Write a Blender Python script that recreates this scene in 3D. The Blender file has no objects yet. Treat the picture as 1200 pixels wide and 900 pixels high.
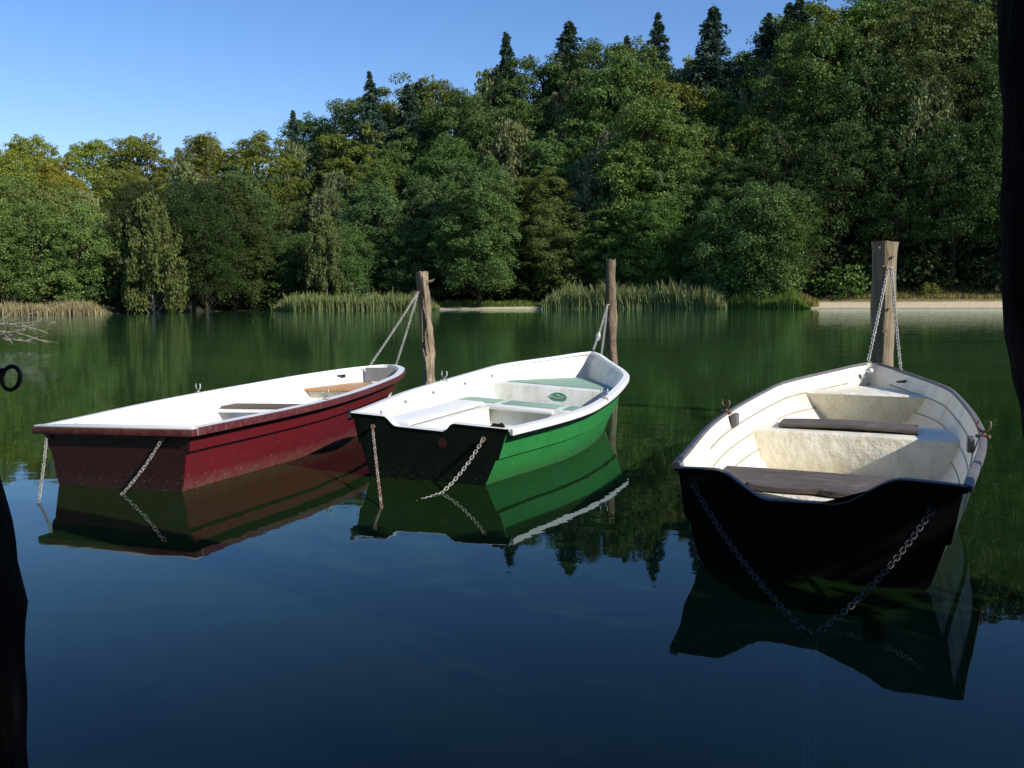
import bpy, bmesh, math, random
import numpy as np
from mathutils import Vector, Matrix, noise
random.seed(7); rng = np.random.default_rng(11)
S = bpy.context.scene
COL = S.collection
PI = math.pi

# ------------------------------------------------------------------ camera model
CH, CF, CP, CR = 1.2, 1040.0, .0945, .0068      # height, focal (px of 1200), pitch, roll
def at(px, py, z=None, Y=None):
    X = px-600; Yd = py-450; cr, sr = math.cos(CR), math.sin(CR)
    a = X*cr-Yd*sr; b = X*sr+Yd*cr
    up = -b/CF
    d = Vector((a/CF, math.cos(CP)+up*math.sin(CP), -math.sin(CP)+up*math.cos(CP)))
    t = (z-CH)/d.z if z is not None else Y/d.y
    return d*t+Vector((0, 0, CH))

# ------------------------------------------------------------------ helpers
def tag(o, label=None, cat=None, group=None, kind=None):
    if label: o['label'] = label
    if cat: o['category'] = cat
    if group: o['group'] = group
    if kind: o['kind'] = kind
    return o
def empty(name, loc=(0, 0, 0), rot=(0, 0, 0)):
    o = bpy.data.objects.new(name, None); COL.objects.link(o)
    o.location = loc; o.rotation_euler = rot; o.empty_display_size = .2
    return o
def link(name, me, mats, parent=None):
    o = bpy.data.objects.new(name, me); COL.objects.link(o)
    for m in (mats if isinstance(mats, (list, tuple)) else [mats]):
        me.materials.append(m)
    if parent: o.parent = parent
    return o
def finish(name, bm, mats, parent=None, smooth=35, recalc=True):
    if recalc: bmesh.ops.recalc_face_normals(bm, faces=bm.faces)
    if smooth is not None:
        a = math.radians(smooth)
        for f in bm.faces: f.smooth = True
        for e in bm.edges:
            if len(e.link_faces) == 2 and e.calc_face_angle(0) > a: e.smooth = False
    me = bpy.data.meshes.new(name); bm.to_mesh(me); bm.free()
    return link(name, me, mats, parent)
def quads_mesh(name, V, n=4):
    V = np.asarray(V, dtype=np.float32).reshape(-1, 3); c = len(V)//n
    me = bpy.data.meshes.new(name)
    me.vertices.add(len(V)); me.vertices.foreach_set('co', V.ravel())
    me.loops.add(len(V)); me.loops.foreach_set('vertex_index', np.arange(len(V), dtype=np.int32))
    me.polygons.add(c); me.polygons.foreach_set('loop_start', np.arange(c, dtype=np.int32)*n)
    me.polygons.foreach_set('loop_total', np.full(c, n, dtype=np.int32))
    me.update(); me.validate()
    return me
def add_tube(bm, pts, rad, seg=8, cap=True, jit=0.0, seed=0):
    pts = [Vector(p) for p in pts]; n = len(pts)
    if not hasattr(rad, '__len__'): rad = [rad]*n
    rings = []; up = Vector((0, 0, 1)); prev = None
    for i, p in enumerate(pts):
        t = (pts[min(i+1, n-1)]-pts[max(i-1, 0)]).normalized()
        if prev is None:
            a = up if abs(t.z) < .9 else Vector((1, 0, 0))
            u = t.cross(a).normalized()
        else:
            u = (prev-t*prev.dot(t)).normalized()
        prev = u; v = t.cross(u)
        ring = []
        for k in range(seg):
            an = 2*PI*k/seg
            r = rad[i]
            if jit:
                q = p*3.1+Vector((math.cos(an), math.sin(an), seed*3.7))*1.3
                r *= 1+jit*noise.noise(q)+jit*.5*noise.noise(q*3.3)
            ring.append(bm.verts.new(p+u*math.cos(an)*r+v*math.sin(an)*r))
        rings.append(ring)
    for a, b in zip(rings, rings[1:]):
        for k in range(seg):
            bm.faces.new((a[k], a[(k+1) % seg], b[(k+1) % seg], b[k]))
    if cap:
        bm.faces.new(rings[0][::-1]); bm.faces.new(rings[-1])
    return rings
def add_box(bm, c, s, rot=None, bev=0):
    m = Matrix.Translation(Vector(c)) @ (rot.to_4x4() if rot else Matrix()) @ Matrix.Diagonal((s[0], s[1], s[2], 1))
    r = bmesh.ops.create_cube(bm, size=1, matrix=m)
    if bev:
        es = list({e for v in r['verts'] for e in v.link_edges})
        bmesh.ops.bevel(bm, geom=es, offset=bev, segments=2, affect='EDGES', profile=.5)
def pchip(xk, yk, x):
    n = len(xk); h = [xk[i+1]-xk[i] for i in range(n-1)]; d = [(yk[i+1]-yk[i])/h[i] for i in range(n-1)]
    m = [0.0]*n
    for i in range(1, n-1):
        if d[i-1]*d[i] > 0:
            w1 = 2*h[i]+h[i-1]; w2 = h[i]+2*h[i-1]; m[i] = (w1+w2)/(w1/d[i-1]+w2/d[i])
    m[0] = d[0]; m[-1] = d[-1]*1.6
    i = 0
    while i < n-2 and x > xk[i+1]: i += 1
    t = (x-xk[i])/h[i]
    return (2*t**3-3*t**2+1)*yk[i]+(t**3-2*t**2+t)*h[i]*m[i]+(-2*t**3+3*t**2)*yk[i+1]+(t**3-t**2)*h[i]*m[i+1]
def lerp(a, b, t): return a+(b-a)*t
def interp(x, xs, ys): return float(np.interp(x, xs, ys))
def sstep(a, b, x):
    t = min(1, max(0, (x-a)/(b-a))); return t*t*(3-2*t)

# ------------------------------------------------------------------ materials
class N:
    def __init__(s, name):
        s.m = bpy.data.materials.new(name); s.m.use_nodes = True; s.t = s.m.node_tree
        s.t.nodes.clear(); s.out = s.t.nodes.new('ShaderNodeOutputMaterial')
    def n(s, typ, ins=None, **kw):
        x = s.t.nodes.new('ShaderNode'+typ)
        for k, v in kw.items(): setattr(x, k, v)
        for k, v in (ins or {}).items():
            if isinstance(v, bpy.types.NodeSocket): s.t.links.new(v, x.inputs[k])
            else: x.inputs[k].default_value = v
        return x
    def ramp(s, f, stops):
        r = s.n('ValToRGB', {'Fac': f}); e = r.color_ramp.elements
        while len(e) < len(stops): e.new(.5)
        for el, (p, c) in zip(e, stops):
            el.position = p; el.color = (c, c, c, 1) if not hasattr(c, '__len__') else (*c, 1)
        return r.outputs[0]
    def mix(s, f, a, b, mode='MIX'):
        x = s.t.nodes.new('ShaderNodeMix'); x.data_type = 'RGBA'; x.blend_type = mode
        for k, v in ((0, f), (6, a), (7, b)):
            if isinstance(v, bpy.types.NodeSocket): s.t.links.new(v, x.inputs[k])
            else: x.inputs[k].default_value = v if k == 0 else (*v, 1)
        return x.outputs[2]
    def noise(s, vec, scale, detail=4, rough=.55, dist=0):
        return s.n('TexNoise', {'Vector': vec, 'Scale': scale, 'Detail': detail, 'Roughness': rough, 'Distortion': dist}).outputs[0]
    def math(s, op, a, b=0.0):
        return s.n('Math', {0: a, 1: b}, operation=op).outputs[0]
    def done(s, sh):
        s.t.links.new(sh, s.out.inputs[0]); return s.m
def objco(n): return n.n('TexCoord').outputs['Object']
def mapping(n, v, sc, rot=(0, 0, 0)): return n.n('Mapping', {'Vector': v, 'Scale': sc, 'Rotation': rot}).outputs[0]
def principled(n, col, rough, bump=None, bs=.3, bd=.005, **kw):
    ins = {'Base Color': col if isinstance(col, bpy.types.NodeSocket) else (*col, 1), 'Roughness': rough}
    ins.update(kw)
    if bump is not None:
        ins['Normal'] = n.n('Bump', {'Height': bump, 'Strength': bs, 'Distance': bd}).outputs[0]
    return n.n('BsdfPrincipled', ins).outputs[0]

def mat_paint(name, col, dirt, rough=.35, dirt_amt=.5, scale=9, fleck=None, wl=None, spec=.5, bump=(.35, .012)):
    n = N(name); o = objco(n)
    a = n.noise(o, scale, 6, .65); b = n.noise(mapping(n, o, (1, 1, .25)), scale*2.2, 5, .6)
    f = n.ramp(n.math('MULTIPLY', a, b), [(.18, 0.0), (.42, dirt_amt)])
    c = n.mix(f, col, dirt)
    geo = n.n('NewGeometry').outputs['Position']
    z = n.n('SeparateXYZ', {0: geo}).outputs[2]
    if fleck:
        sp = n.noise(mapping(n, o, (1, 1, 1)), 60, 4, .7)
        zz = n.ramp(z, [(.0, .12), (.16, .06), (.35, 0.0)])
        k = n.ramp(n.math('ADD', sp, zz), [(.725, 0.0), (.765, .85)])
        c = n.mix(k, c, fleck)
    if wl:
        zn = n.math('ADD', z, n.math('MULTIPLY', n.math('SUBTRACT', n.noise(o, 7, 6, .7), .5), .09))
        k = n.ramp(zn, [(.02, .85), (.06, .4), (.10, 0.0)])
        st = n.ramp(n.noise(o, 24, 5, .7), [(.35, .15), (.65, 1.0)])
        c = n.mix(n.math('MULTIPLY', k, st), c, wl)
    r = n.math('ADD', n.math('MULTIPLY', a, .25), rough-.1)
    return n.done(principled(n, c, r, n.noise(o, 7, 5, .6), bump[0], bump[1], **{'Specular IOR Level': spec}))
M = {}
M['red'] = mat_paint('maroon_paint', (.135, .011, .017), (.075, .010, .012), .34, .6, 6, fleck=(.42, .33, .28), wl=(.17, .08, .065))
M['redlip'] = mat_paint('maroon_rim', (.10, .015, .02), (.2, .12, .1), .38, .5, 20)
M['white'] = mat_paint('white_gelcoat', (.86, .86, .83), (.70, .70, .65), .35, .35, 6)
M['whitegr'] = mat_paint('white_gelcoat_stained', (.82, .83, .79), (.42, .44, .30), .45, .65, 4)
M['cream'] = mat_paint('cream_gelcoat', (.90, .86, .72), (.62, .53, .34), .5, .6, 4.5, bump=(.9, .03))
M['creamout'] = mat_paint('cream_hull', (.022, .024, .012), (.012, .012, .008), .45, .7, 5, wl=(.05, .05, .02))
M['ridge'] = mat_paint('cream_ridge', (.42, .38, .29), (.3, .26, .18), .6, .6, 9)
M['green'] = mat_paint('green_paint', (.035, .27, .065), (.02, .17, .04), .34, .6, 5, fleck=(.2, .4, .2), wl=(.05, .14, .05))
M['blackgreen'] = mat_paint('black_green_paint', (.004, .010, .007), (.012, .022, .011), .5, .7, 8, fleck=(.12, .12, .09), spec=.15)
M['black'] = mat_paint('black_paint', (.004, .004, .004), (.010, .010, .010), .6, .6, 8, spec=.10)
M['seatgreen'] = mat_paint('green_nonskid', (.26, .42, .30), (.36, .46, .34), .7, .6, 14)
M['orange'] = mat_paint('orange_wood', (.55, .30, .12), (.42, .2, .08), .5, .6, 7)
M['rim'] = mat_paint('grey_rubber_rim', (.10, .095, .10), (.2, .19, .17), .5, .7, 18)
M['decal'] = mat_paint('decal_green', (.1, .36, .2), (.1, .3, .2), .5, .2, 10)
M['decalred'] = mat_paint('decal_red', (.06, .010, .008), (.02, .006, .006), .5, .7, 20)
M['greyliner'] = mat_paint('grey_liner', (.30, .31, .30), (.2, .2, .18), .5, .5, 8)

def mat_wood(name, c1, c2, c3, sc=(14, 1.2, 14), bs=.6, rough=.75, lichen=None, spec=.35):
    n = N(name); o = objco(n)
    g = n.noise(mapping(n, o, sc), 3, 8, .65, .6)
    c = n.ramp(g, [(.25, c1), (.5, c2), (.75, c3)])
    big = n.noise(o, 3, 4, .6)
    c = n.mix(n.ramp(big, [(.4, 0.0), (.7, .5)]), c, c1)
    if lichen:
        k = n.ramp(n.noise(o, 9, 4, .6), [(.6, 0.0), (.68, .8)])
        c = n.mix(k, c, lichen)
    return n.done(principled(n, c, rough, g, bs, .02, **{'Specular IOR Level': spec}))
M['plank'] = mat_wood('weathered_plank', (.06, .048, .042), (.13, .105, .09), (.22, .18, .15), sc=(1.2, 14, 14), bs=.5, lichen=(.19, .18, .15))
M['plank2'] = mat_wood('worn_seat_plank', (.10, .07, .05), (.17, .12, .09), (.25, .19, .14), sc=(1.2, 14, 14), bs=.5)
M['post'] = mat_wood('weathered_post', (.11, .08, .05), (.34, .27, .17), (.52, .43, .29), sc=(12, 12, .9), bs=.9)
M['bark'] = mat_wood('barked_post', (.08, .055, .035), (.36, .28, .19), (.60, .50, .37), sc=(9, 9, 2.2), bs=1.0, rough=.9)
M['bark2'] = mat_wood('barked_post_lichen', (.06, .042, .028), (.24, .18, .12), (.38, .30, .20), sc=(9, 9, 2.0), bs=1.0, rough=.9, lichen=(.32, .20, .05))
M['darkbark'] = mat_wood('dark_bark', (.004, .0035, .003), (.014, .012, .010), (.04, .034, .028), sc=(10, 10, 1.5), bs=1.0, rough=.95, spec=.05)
M['trunk'] = mat_wood('tree_bark', (.02, .016, .012), (.05, .04, .03), (.09, .075, .06), sc=(3, 3, .5), bs=.6, rough=.95)
M['birchbark'] = mat_wood('birch_bark', (.16, .15, .13), (.35, .33, .29), (.5, .48, .44), sc=(1, 1, 5), bs=.3, rough=.8)
M['deadwood'] = mat_wood('dead_wood', (.22, .18, .14), (.38, .33, .26), (.5, .44, .36), sc=(8, 8, 8), bs=.3, rough=.85)
M['twig'] = mat_wood('bare_twig', (.07, .045, .035), (.13, .09, .07), (.2, .15, .12), sc=(8, 8, 8), bs=.3, rough=.85)

def mat_metal(name, c, rust, amt, rough=.45, metal=.7):
    n = N(name); o = objco(n)
    k = n.ramp(n.noise(o, 12, 5, .7), [(.55-amt*.5, 0.0), (.75-amt*.4, 1.0)])
    col = n.mix(k, c, rust)
    mt = n.math('MULTIPLY', n.math('SUBTRACT', 1.0, k), metal)
    return n.done(principled(n, col, rough, n.noise(o, 200, 2, .5), .3, .002, Metallic=mt))
M['galv'] = mat_metal('galvanised_chain', (.56, .55, .52), (.30, .25, .18), .25, .45, .35)
M['galv_rust'] = mat_metal('half_rusted_chain', (.60, .57, .50), (.30, .16, .09), .42, .5, .3)
M['darkchain'] = mat_metal('dark_chain', (.05, .055, .06), (.02, .016, .014), .35, .45, .6)
M['iron'] = mat_metal('black_iron', (.015, .015, .016), (.03, .018, .014), .3, .55, .6)
M['rustlock'] = mat_metal('rusty_oarlock', (.28, .22, .17), (.17, .085, .05), .5, .55, .5)

def mat_leaf(name, base, hi, trans=.25):
    n = N(name)
    oi = n.n('ObjectInfo'); geo = n.n('NewGeometry')
    rnd = geo.outputs['Random Per Island']
    c = n.mix(rnd, base, hi)
    big = n.noise(geo.outputs['Position'], .35, 3, .6)
    c = n.mix(n.ramp(big, [(.35, 0.0), (.7, .55)]), c, tuple(x*.62 for x in base))
    c = n.mix(1.0, c, oi.outputs['Color'], 'MULTIPLY')
    d = n.n('BsdfPrincipled', {'Base Color': c, 'Roughness': .6, 'Specular IOR Level': .22}).outputs[0]
    t = n.n('BsdfTranslucent', {'Color': n.mix(.5, c, (.09, .14, .015))}).outputs[0]
    return n.done(n.n('MixShader', {0: trans, 1: d, 2: t}).outputs[0])
M['leaf'] = mat_leaf('broad_leaves', (.088, .150, .036), (.200, .275, .075))
M['birchleaf'] = mat_leaf('birch_leaves', (.145, .18, .065), (.25, .28, .115), .3)
M['needle'] = mat_leaf('spruce_needles', (.055, .095, .062), (.11, .16, .095), .08)
M['bushleaf'] = mat_leaf('bush_leaves', (.088, .155, .042), (.19, .27, .08), .25)
M['shadeleaf'] = mat_leaf('shade_leaves', (.012, .02, .006), (.025, .04, .01), .1)  # leaf green darkened to carry the shade of the cove
M['reed'] = mat_leaf('reed_blades', (.17, .22, .065), (.36, .38, .16), .3)
M['strawreed'] = mat_leaf('straw_blades', (.36, .29, .14), (.5, .42, .23), .3)
M['sedge'] = mat_leaf('sedge_blades', (.12, .20, .03), (.22, .30, .06), .35)
M['gold'] = mat_leaf('dry_grass_blades', (.24, .20, .05), (.38, .31, .11), .3)

# ------------------------------------------------------------------ world, sun, camera
SUN = Vector((1, -.72, .78)).normalized()
w = bpy.data.worlds.new('World'); S.world = w; w.use_nodes = True
nt = w.node_tree; bg = nt.nodes['Background']
sk = nt.nodes.new('ShaderNodeTexSky'); sk.sky_type = 'NISHITA'; sk.sun_disc = False
sk.sun_elevation = math.asin(SUN.z); sk.sun_rotation = math.atan2(SUN.x, SUN.y)
sk.air_density = 1.1; sk.dust_density = .1; sk.ozone_density = 3.0; sk.altitude = 100
hs = nt.nodes.new('ShaderNodeHueSaturation'); hs.inputs['Saturation'].default_value = 1.22; hs.inputs['Value'].default_value = 1.08
nt.links.new(sk.outputs[0], hs.inputs['Color'])
tn = nt.nodes.new('ShaderNodeMix'); tn.data_type = 'RGBA'; tn.blend_type = 'MULTIPLY'; tn.inputs[0].default_value = 1; tn.inputs[7].default_value = (1.00, .91, 1.03, 1)
nt.links.new(hs.outputs[0], tn.inputs[6]); nt.links.new(tn.outputs[2], bg.inputs[0]); bg.inputs[1].default_value = .15
ld = bpy.data.lights.new('sun', 'SUN'); ld.energy = 5.0; ld.angle = math.radians(.5); ld.color = (1, .93, .82)
lo = bpy.data.objects.new('sun', ld); COL.objects.link(lo); lo.rotation_euler = SUN.to_track_quat('Z', 'Y').to_euler(); lo.location = (20, -10, 30)
cam = bpy.data.cameras.new('camera'); co = bpy.data.objects.new('camera', cam); COL.objects.link(co); S.camera = co
cam.sensor_width = 36; cam.lens = CF/1200*36; cam.clip_start = .05; cam.clip_end = 3000
fw = Vector((0, math.cos(CP), -math.sin(CP))); u0 = Vector((0, math.sin(CP), math.cos(CP))); r0 = Vector((1, 0, 0))
rt = r0*math.cos(CR)-u0*math.sin(CR); up = r0*math.sin(CR)+u0*math.cos(CR)
mw = Matrix((rt, up, -fw)).transposed().to_4x4(); mw.translation = (0, 0, CH); co.matrix_world = mw
S.view_settings.view_transform = 'Standard'; S.view_settings.look = 'None'; S.view_settings.exposure = 0
S.render.resolution_x = 1024; S.render.resolution_y = 768
S.cycles.max_bounces = 6; S.cycles.transparent_max_bounces = 12; S.cycles.diffuse_bounces = 2
S.cycles.caustics_reflective = False; S.cycles.caustics_refractive = False

# ------------------------------------------------------------------ terrain
SHX = [-400, -120, -75, -56, -45, -42.5, -40, -36, -32, -28, -9, 5, 18, 25, 30, 45, 60, 90, 400]
SHY = [60, 70, 84, 91, 94, 98, 112, 119, 118, 114, 114, 113, 109, 105, 101, 93, 87, 78, 50]
def shore(x): return interp(x, SHX, SHY)
def ground(x, y):
    s = y-shore(x)-.5*noise.noise(Vector((x*.35, 0, 2)))
    nz = noise.noise(Vector((x*.05, y*.05, 0)))*2+noise.noise(Vector((x*.3, y*.3, 5)))*.25
    k = interp(x, [-120, -45, -5, 20, 45, 120], [.22, .24, .36, .48, .55, .6])
    if s < 0: zf = max(-2.6, s*.16)
    elif s < 4: zf = s*.17
    elif s < 10: zf = .68+(s-4)*.12
    else: zf = 1.4+min(s-10, 75)*k*.75
    if s > 6: zf += nz*min(1, (s-6)/20)
    # near bank behind and beside the camera
    d = max(.55-y+0.0*x, -9)
    d2 = min(x-1.42, 2.35-y)
    nb = max(d, d2, min(-13-x, 12-y) if x < -13 else -9)
    zb = min(nb*.55, .35+nb*.05) if nb > 0 else nb*.9
    return max(zf, max(zb, -2.6)) if y < 30 else zf
def axis(a, b, c, fine, coarse):
    out = [a]; 
    while out[-1] < b: out.append(out[-1]+coarse)
    while out[-1] < c: out.append(out[-1]+fine)
    return out
xs = sorted(set([-600, -450, -350, -260, -200, -160]+list(np.arange(-130, -6, 2.5))+list(np.arange(-5, 6, .35))+list(np.arange(6.5, 130, 2.5))+[160, 200, 260, 350, 450, 600]))
ys = sorted(set([-300, -150, -80, -40, -20, -10, -6]+list(np.arange(-4, 4, .3))+[5, 7, 10, 15, 22, 30, 40, 50]+list(np.arange(56, 135, 1.5))+list(np.arange(140, 220, 8))+[260, 340, 460, 700]))
V = [(x, y, ground(x, y)) for y in ys for x in xs]
nx = len(xs)
Fc = [(j*nx+i, j*nx+i+1, (j+1)*nx+i+1, (j+1)*nx+i) for j in range(len(ys)-1) for i in range(nx-1)]
me = bpy.data.meshes.new('ground'); me.from_pydata(V, [], Fc); me.polygons.foreach_set('use_smooth', [True]*len(Fc))
n = N('ground_soil_sand_grass'); pos = n.n('NewGeometry').outputs['Position']
sp = n.n('SeparateXYZ', {0: pos}); x_, z_ = sp.outputs[0], sp.outputs[2]
zj = n.math('ADD', z_, n.math('MULTIPLY', n.math('SUBTRACT', n.noise(pos, .8, 5, .7), .5), .35))
soil = n.ramp(n.noise(pos, .9, 5, .6), [(.3, (.012, .010, .006)), (.7, (.035, .030, .015))])
grass = n.ramp(n.noise(pos, 1.6, 5, .7), [(.3, (.09, .085, .02)), (.55, (.20, .17, .05)), (.75, (.26, .22, .08))])
sand = n.ramp(n.noise(pos, 2.5, 6, .7), [(.3, (.46, .36, .20)), (.5, (.64, .53, .33)), (.7, (.72, .61, .42))])
gz = n.ramp(n.math('MULTIPLY', zj, .1), [(.125, 1.0), (.16, 0.0)])
c = n.mix(gz, soil, grass)
sz = n.ramp(zj, [(.60, 1.0), (.78, 0.0)])
xr = n.math('MULTIPLY_ADD', x_, .005); xr.node.inputs[2].default_value = .5
c = n.mix(sz, c, sand)
mask = n.ramp(xr, [(.444, 0.0), (.4445, 1.0), (.52, 1.0), (.53, .0)])
mask2 = n.ramp(xr, [(.615, 0.0), (.63, 1.0)])
mk = n.math('MAXIMUM', mask, mask2)
lowz = n.ramp(n.math('ADD', z_, 0.0), [(.28, 1.0), (.36, 0.0)])
mk = n.math('MAXIMUM', n.math('MULTIPLY', mask, lowz), mask2)
c = n.mix(mk, soil, c)
wetz = n.ramp(z_, [(.02, 1.0), (.12, 0.0)])
c = n.mix(n.math('MULTIPLY', wetz, .55), c, (.06, .05, .035))
M['ground'] = n.done(principled(n, c, .9, n.noise(pos, 6, 6, .7), .5, .05))
tag(link('ground', me, M['ground']), kind='structure')

# water
xsw = [-500, -100, -20, 0, 20, 100, 500]; ysw = [-12, 0, 20, 60, 130]
V = [(x, y, 0) for y in ysw for x in xsw]; nx = len(xsw)
Fc = [(j*nx+i, j*nx+i+1, (j+1)*nx+i+1, (j+1)*nx+i) for j in range(len(ysw)-1) for i in range(nx-1)]
me = bpy.data.meshes.new('lake_water'); me.from_pydata(V, [], Fc)
n = N('lake_water'); pos = n.n('NewGeometry').outputs['Position']
r1 = n.noise(mapping(n, pos, (1.0, 1.6, 1)), 1.6, 3, .5, .3)
r2 = n.noise(mapping(n, pos, (1.0, 1.9, 1)), 9, 2, .5)
r3 = n.noise(mapping(n, pos, (.35, 1.0, 1)), .5, 2, .5)
h = n.math('ADD', n.math('MULTIPLY', r1, .012), n.math('ADD', n.math('MULTIPLY', r2, .0011), n.math('MULTIPLY', r3, .02)))
dist = n.n('SeparateXYZ', {0: pos}).outputs[1]
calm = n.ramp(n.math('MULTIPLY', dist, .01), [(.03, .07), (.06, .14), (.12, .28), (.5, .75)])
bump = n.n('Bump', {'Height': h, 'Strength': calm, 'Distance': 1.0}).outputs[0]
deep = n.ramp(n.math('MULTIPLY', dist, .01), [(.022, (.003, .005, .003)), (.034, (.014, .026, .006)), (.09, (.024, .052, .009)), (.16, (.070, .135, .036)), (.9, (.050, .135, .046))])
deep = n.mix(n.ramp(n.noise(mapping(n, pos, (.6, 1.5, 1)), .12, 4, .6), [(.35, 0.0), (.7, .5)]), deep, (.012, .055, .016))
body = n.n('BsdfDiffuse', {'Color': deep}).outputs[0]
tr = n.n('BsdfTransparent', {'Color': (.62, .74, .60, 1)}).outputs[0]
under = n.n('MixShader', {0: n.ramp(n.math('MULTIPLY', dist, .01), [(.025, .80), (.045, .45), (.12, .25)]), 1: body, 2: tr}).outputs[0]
gl = n.n('BsdfGlossy', {'Color': (.80, .96, 1, 1), 'Roughness': .012, 'Normal': bump}).outputs[0]
fr = n.n('Fresnel', {'IOR': 1.285, 'Normal': bump}).outputs[0]
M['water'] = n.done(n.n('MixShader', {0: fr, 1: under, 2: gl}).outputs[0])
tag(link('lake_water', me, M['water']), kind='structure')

# ------------------------------------------------------------------ boats
class Boat:
    def __init__(s, name, label, x0, y0, th, L, tk, bk, z0, zb, roll, wl, laps, rake, rim, ex=.85):
        s.ex = ex
        s.L, s.tk, s.bk, s.z0, s.zb, s.wl, s.laps, s.rake, s.rim = L, tk, bk, z0, zb, wl, laps, rake, rim
        s.root = tag(empty(name, (x0, y0, 0), (0, roll, -th)), label, 'rowing boat', 'rowing boats moored on the lake')
        s.ts = [i/34*.86 for i in range(34)]+[.86+.14*math.sin(i/16*PI/2) for i in range(17)]
    def B(s, t): return pchip(s.tk, s.bk, t)
    def Z(s, t): return s.z0+(s.zb-s.z0)*t*t
    def wf(s, t): return pchip([0, .35, .7, .9, 1], s.wl, t)
    def keel(s, t): return -.17*(1-sstep(.8, 1, t)*.75)
    def P(s, t, lat, z):
        zs = s.Z(t)
        back = s.rake*(1-max(-.3, z/zs))*sstep(.55, 1, t)
        return Vector((lat, s.L*t-back, z))
    def section(s, t, off=0):   # outer half section from gunwale down to keel
        B = s.B(t)-s.rim[2]-off; zs = s.Z(t); w = s.wf(t); out = [(B, zs)]
        def lat(h): return B*lerp(w, 1, h**s.ex)
        acc = 0
        for i, h in enumerate(s.laps):
            h2 = h
            out.append((lat(h2)-acc, zs*h2)); acc += .018 if off == 0 else 0
            if off == 0: out.append((lat(h2)-acc, zs*h2-.006))
        out.append((max(.002, lat(.06)-acc), zs*.06))
        out.append((max(.002, lat(0)*.955-acc), -.05))
        kz = s.keel(t)
        out.append((max(.001, lat(0)*.55), kz*.82))
        out.append((0, kz))
        return out
    def hull(s, mat):
        bm = bmesh.new(); rows = []
        for t in s.ts:
            sec = s.section(t)
            row = [bm.verts.new(s.P(t, -a, z)) for a, z in sec]+[bm.verts.new(s.P(t, a, z)) for a, z in sec[-2::-1]]
            rows.append(row)
        for a, b in zip(rows, rows[1:]):
            for k in range(len(a)-1): bm.faces.new((a[k], a[k+1], b[k+1], b[k]))
        m = len(rows[-1]); r = rows[-1]
        for k in range(m//2-0):
            j = m-1-k
            if k+1 < j-0 and k+1 != j: 
                try: bm.faces.new((r[k], r[k+1], r[j-1], r[j]) if k+1 != j-1 else (r[k], r[k+1], r[j]))
                except ValueError: pass
        return finish('hull', bm, mat, s.root, 22)
    def inlat(s, t, z, off=.022):    # inner half width at height z
        sec = s.section(t); zz = [q[1] for q in sec][::-1]; ll = [q[0] for q in sec][::-1]
        return max(.0, float(np.interp(z, zz, ll))-off)
    def liner(s, mat, floor=.045, tend=.985):
        bm = bmesh.new(); rows = []
        hs = [1.0, .985, .8, .6, .4, .25]
        tt = [t for t in s.ts if t <= tend]
        tt[0] = .006
        for t in tt:
            zs = s.Z(t); half = []
            for h in hs: half.append((s.inlat(t, zs*h), max(floor, zs*h)))
            b = s.inlat(t, floor)
            half += [(b, floor+.06), (b*.96, floor+.015), (b*.9, floor), (0, floor-.006)]
            rows.append([bm.verts.new(s.P(t, -a, z)) for a, z in half]+[bm.verts.new(s.P(t, a, z)) for a, z in half[-2::-1]])
        for a, b in zip(rows, rows[1:]):
            for k in range(len(a)-1): bm.faces.new((a[k], a[k+1], b[k+1], b[k]))
        bm.faces.new(rows[-1])
        return finish('liner', bm, mat, s.root, 50, recalc=False)
    def gunwale(s, mats, stern=False, rise=.004, top=None):
        # rim[0]=width, rim[1]=lip height, rim[2]=overhang
        W, Hh, ov = s.rim
        path = [(t, -1) for t in s.ts]+[(t, 1) for t in s.ts[::-1][0 if s.B(1) > .02 else 1:]]
        bm = bmesh.new(); rows = []
        pts = [s.P(t, sd*s.B(t), s.Z(t)) for t, sd in path]
        cl = []
        for i, p in enumerate(pts):
            a = pts[max(0, i-1)]; b = pts[min(len(pts)-1, i+1)]
            tg = (b-a); tg.z = 0; tg.normalize(); inn = Vector((tg.y, -tg.x, 0))
            cl.append((p, inn))
        prof = [(0.0, -Hh), (0.0, -.006), (.006, 0.0), (W-.005, rise), (W, rise-.006), (W, -Hh*.55), (ov+.004, -Hh*.6), (ov+.002, -Hh)]
        for p, inn in cl:
            rows.append([bm.verts.new(p+inn*a+Vector((0, 0, b))) for a, b in prof])
        m = len(prof)
        for i, (a, b) in enumerate(zip(rows, rows[1:])):
            for k in range(m):
                f = bm.faces.new((a[k], a[(k+1) % m], b[(k+1) % m], b[k]))
                f.material_index = 0 if k in (2, 3, 4, 5) else (1 if len(mats) > 1 else 0)
        bm.faces.new(rows[0]); bm.faces.new(rows[-1][::-1])
        return finish('gunwale', bm, mats, s.root, 40)
    def transom(s, mats, top, thick=.035, cap=None, n=48):
        # top(u) -> height for lateral fraction u in -1..1 ; mats outer, inner
        sec = s.section(0); bm = bmesh.new()
        sec = [(max(0, a-.004), z) for a, z in sec]
        b0 = sec[0][0]
        out = [(-a, z) for a, z in sec[1:]]+[(a, z) for a, z in sec[-2:0:-1]]
        tp = [(lerp(b0, -b0, k/n), top(lerp(1, -1, k/n))) for k in range(n+1)]
        poly = out+tp
        fr = [bm.verts.new((a, -.008, z)) for a, z in poly]
        bk = [bm.verts.new((a, thick, z)) for a, z in poly]
        f1 = bm.faces.new(fr); f2 = bm.faces.new(bk[::-1])
        f1.material_index = 0; f2.material_index = 1
        m = len(poly)
        for k in range(m):
            f = bm.faces.new((fr[k], bk[k], bk[(k+1) % m], fr[(k+1) % m]))
            f.material_index = 0
        bmesh.ops.triangulate(bm, faces=[f1, f2])
        o = finish('transom', bm, mats, s.root, 30)
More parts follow.
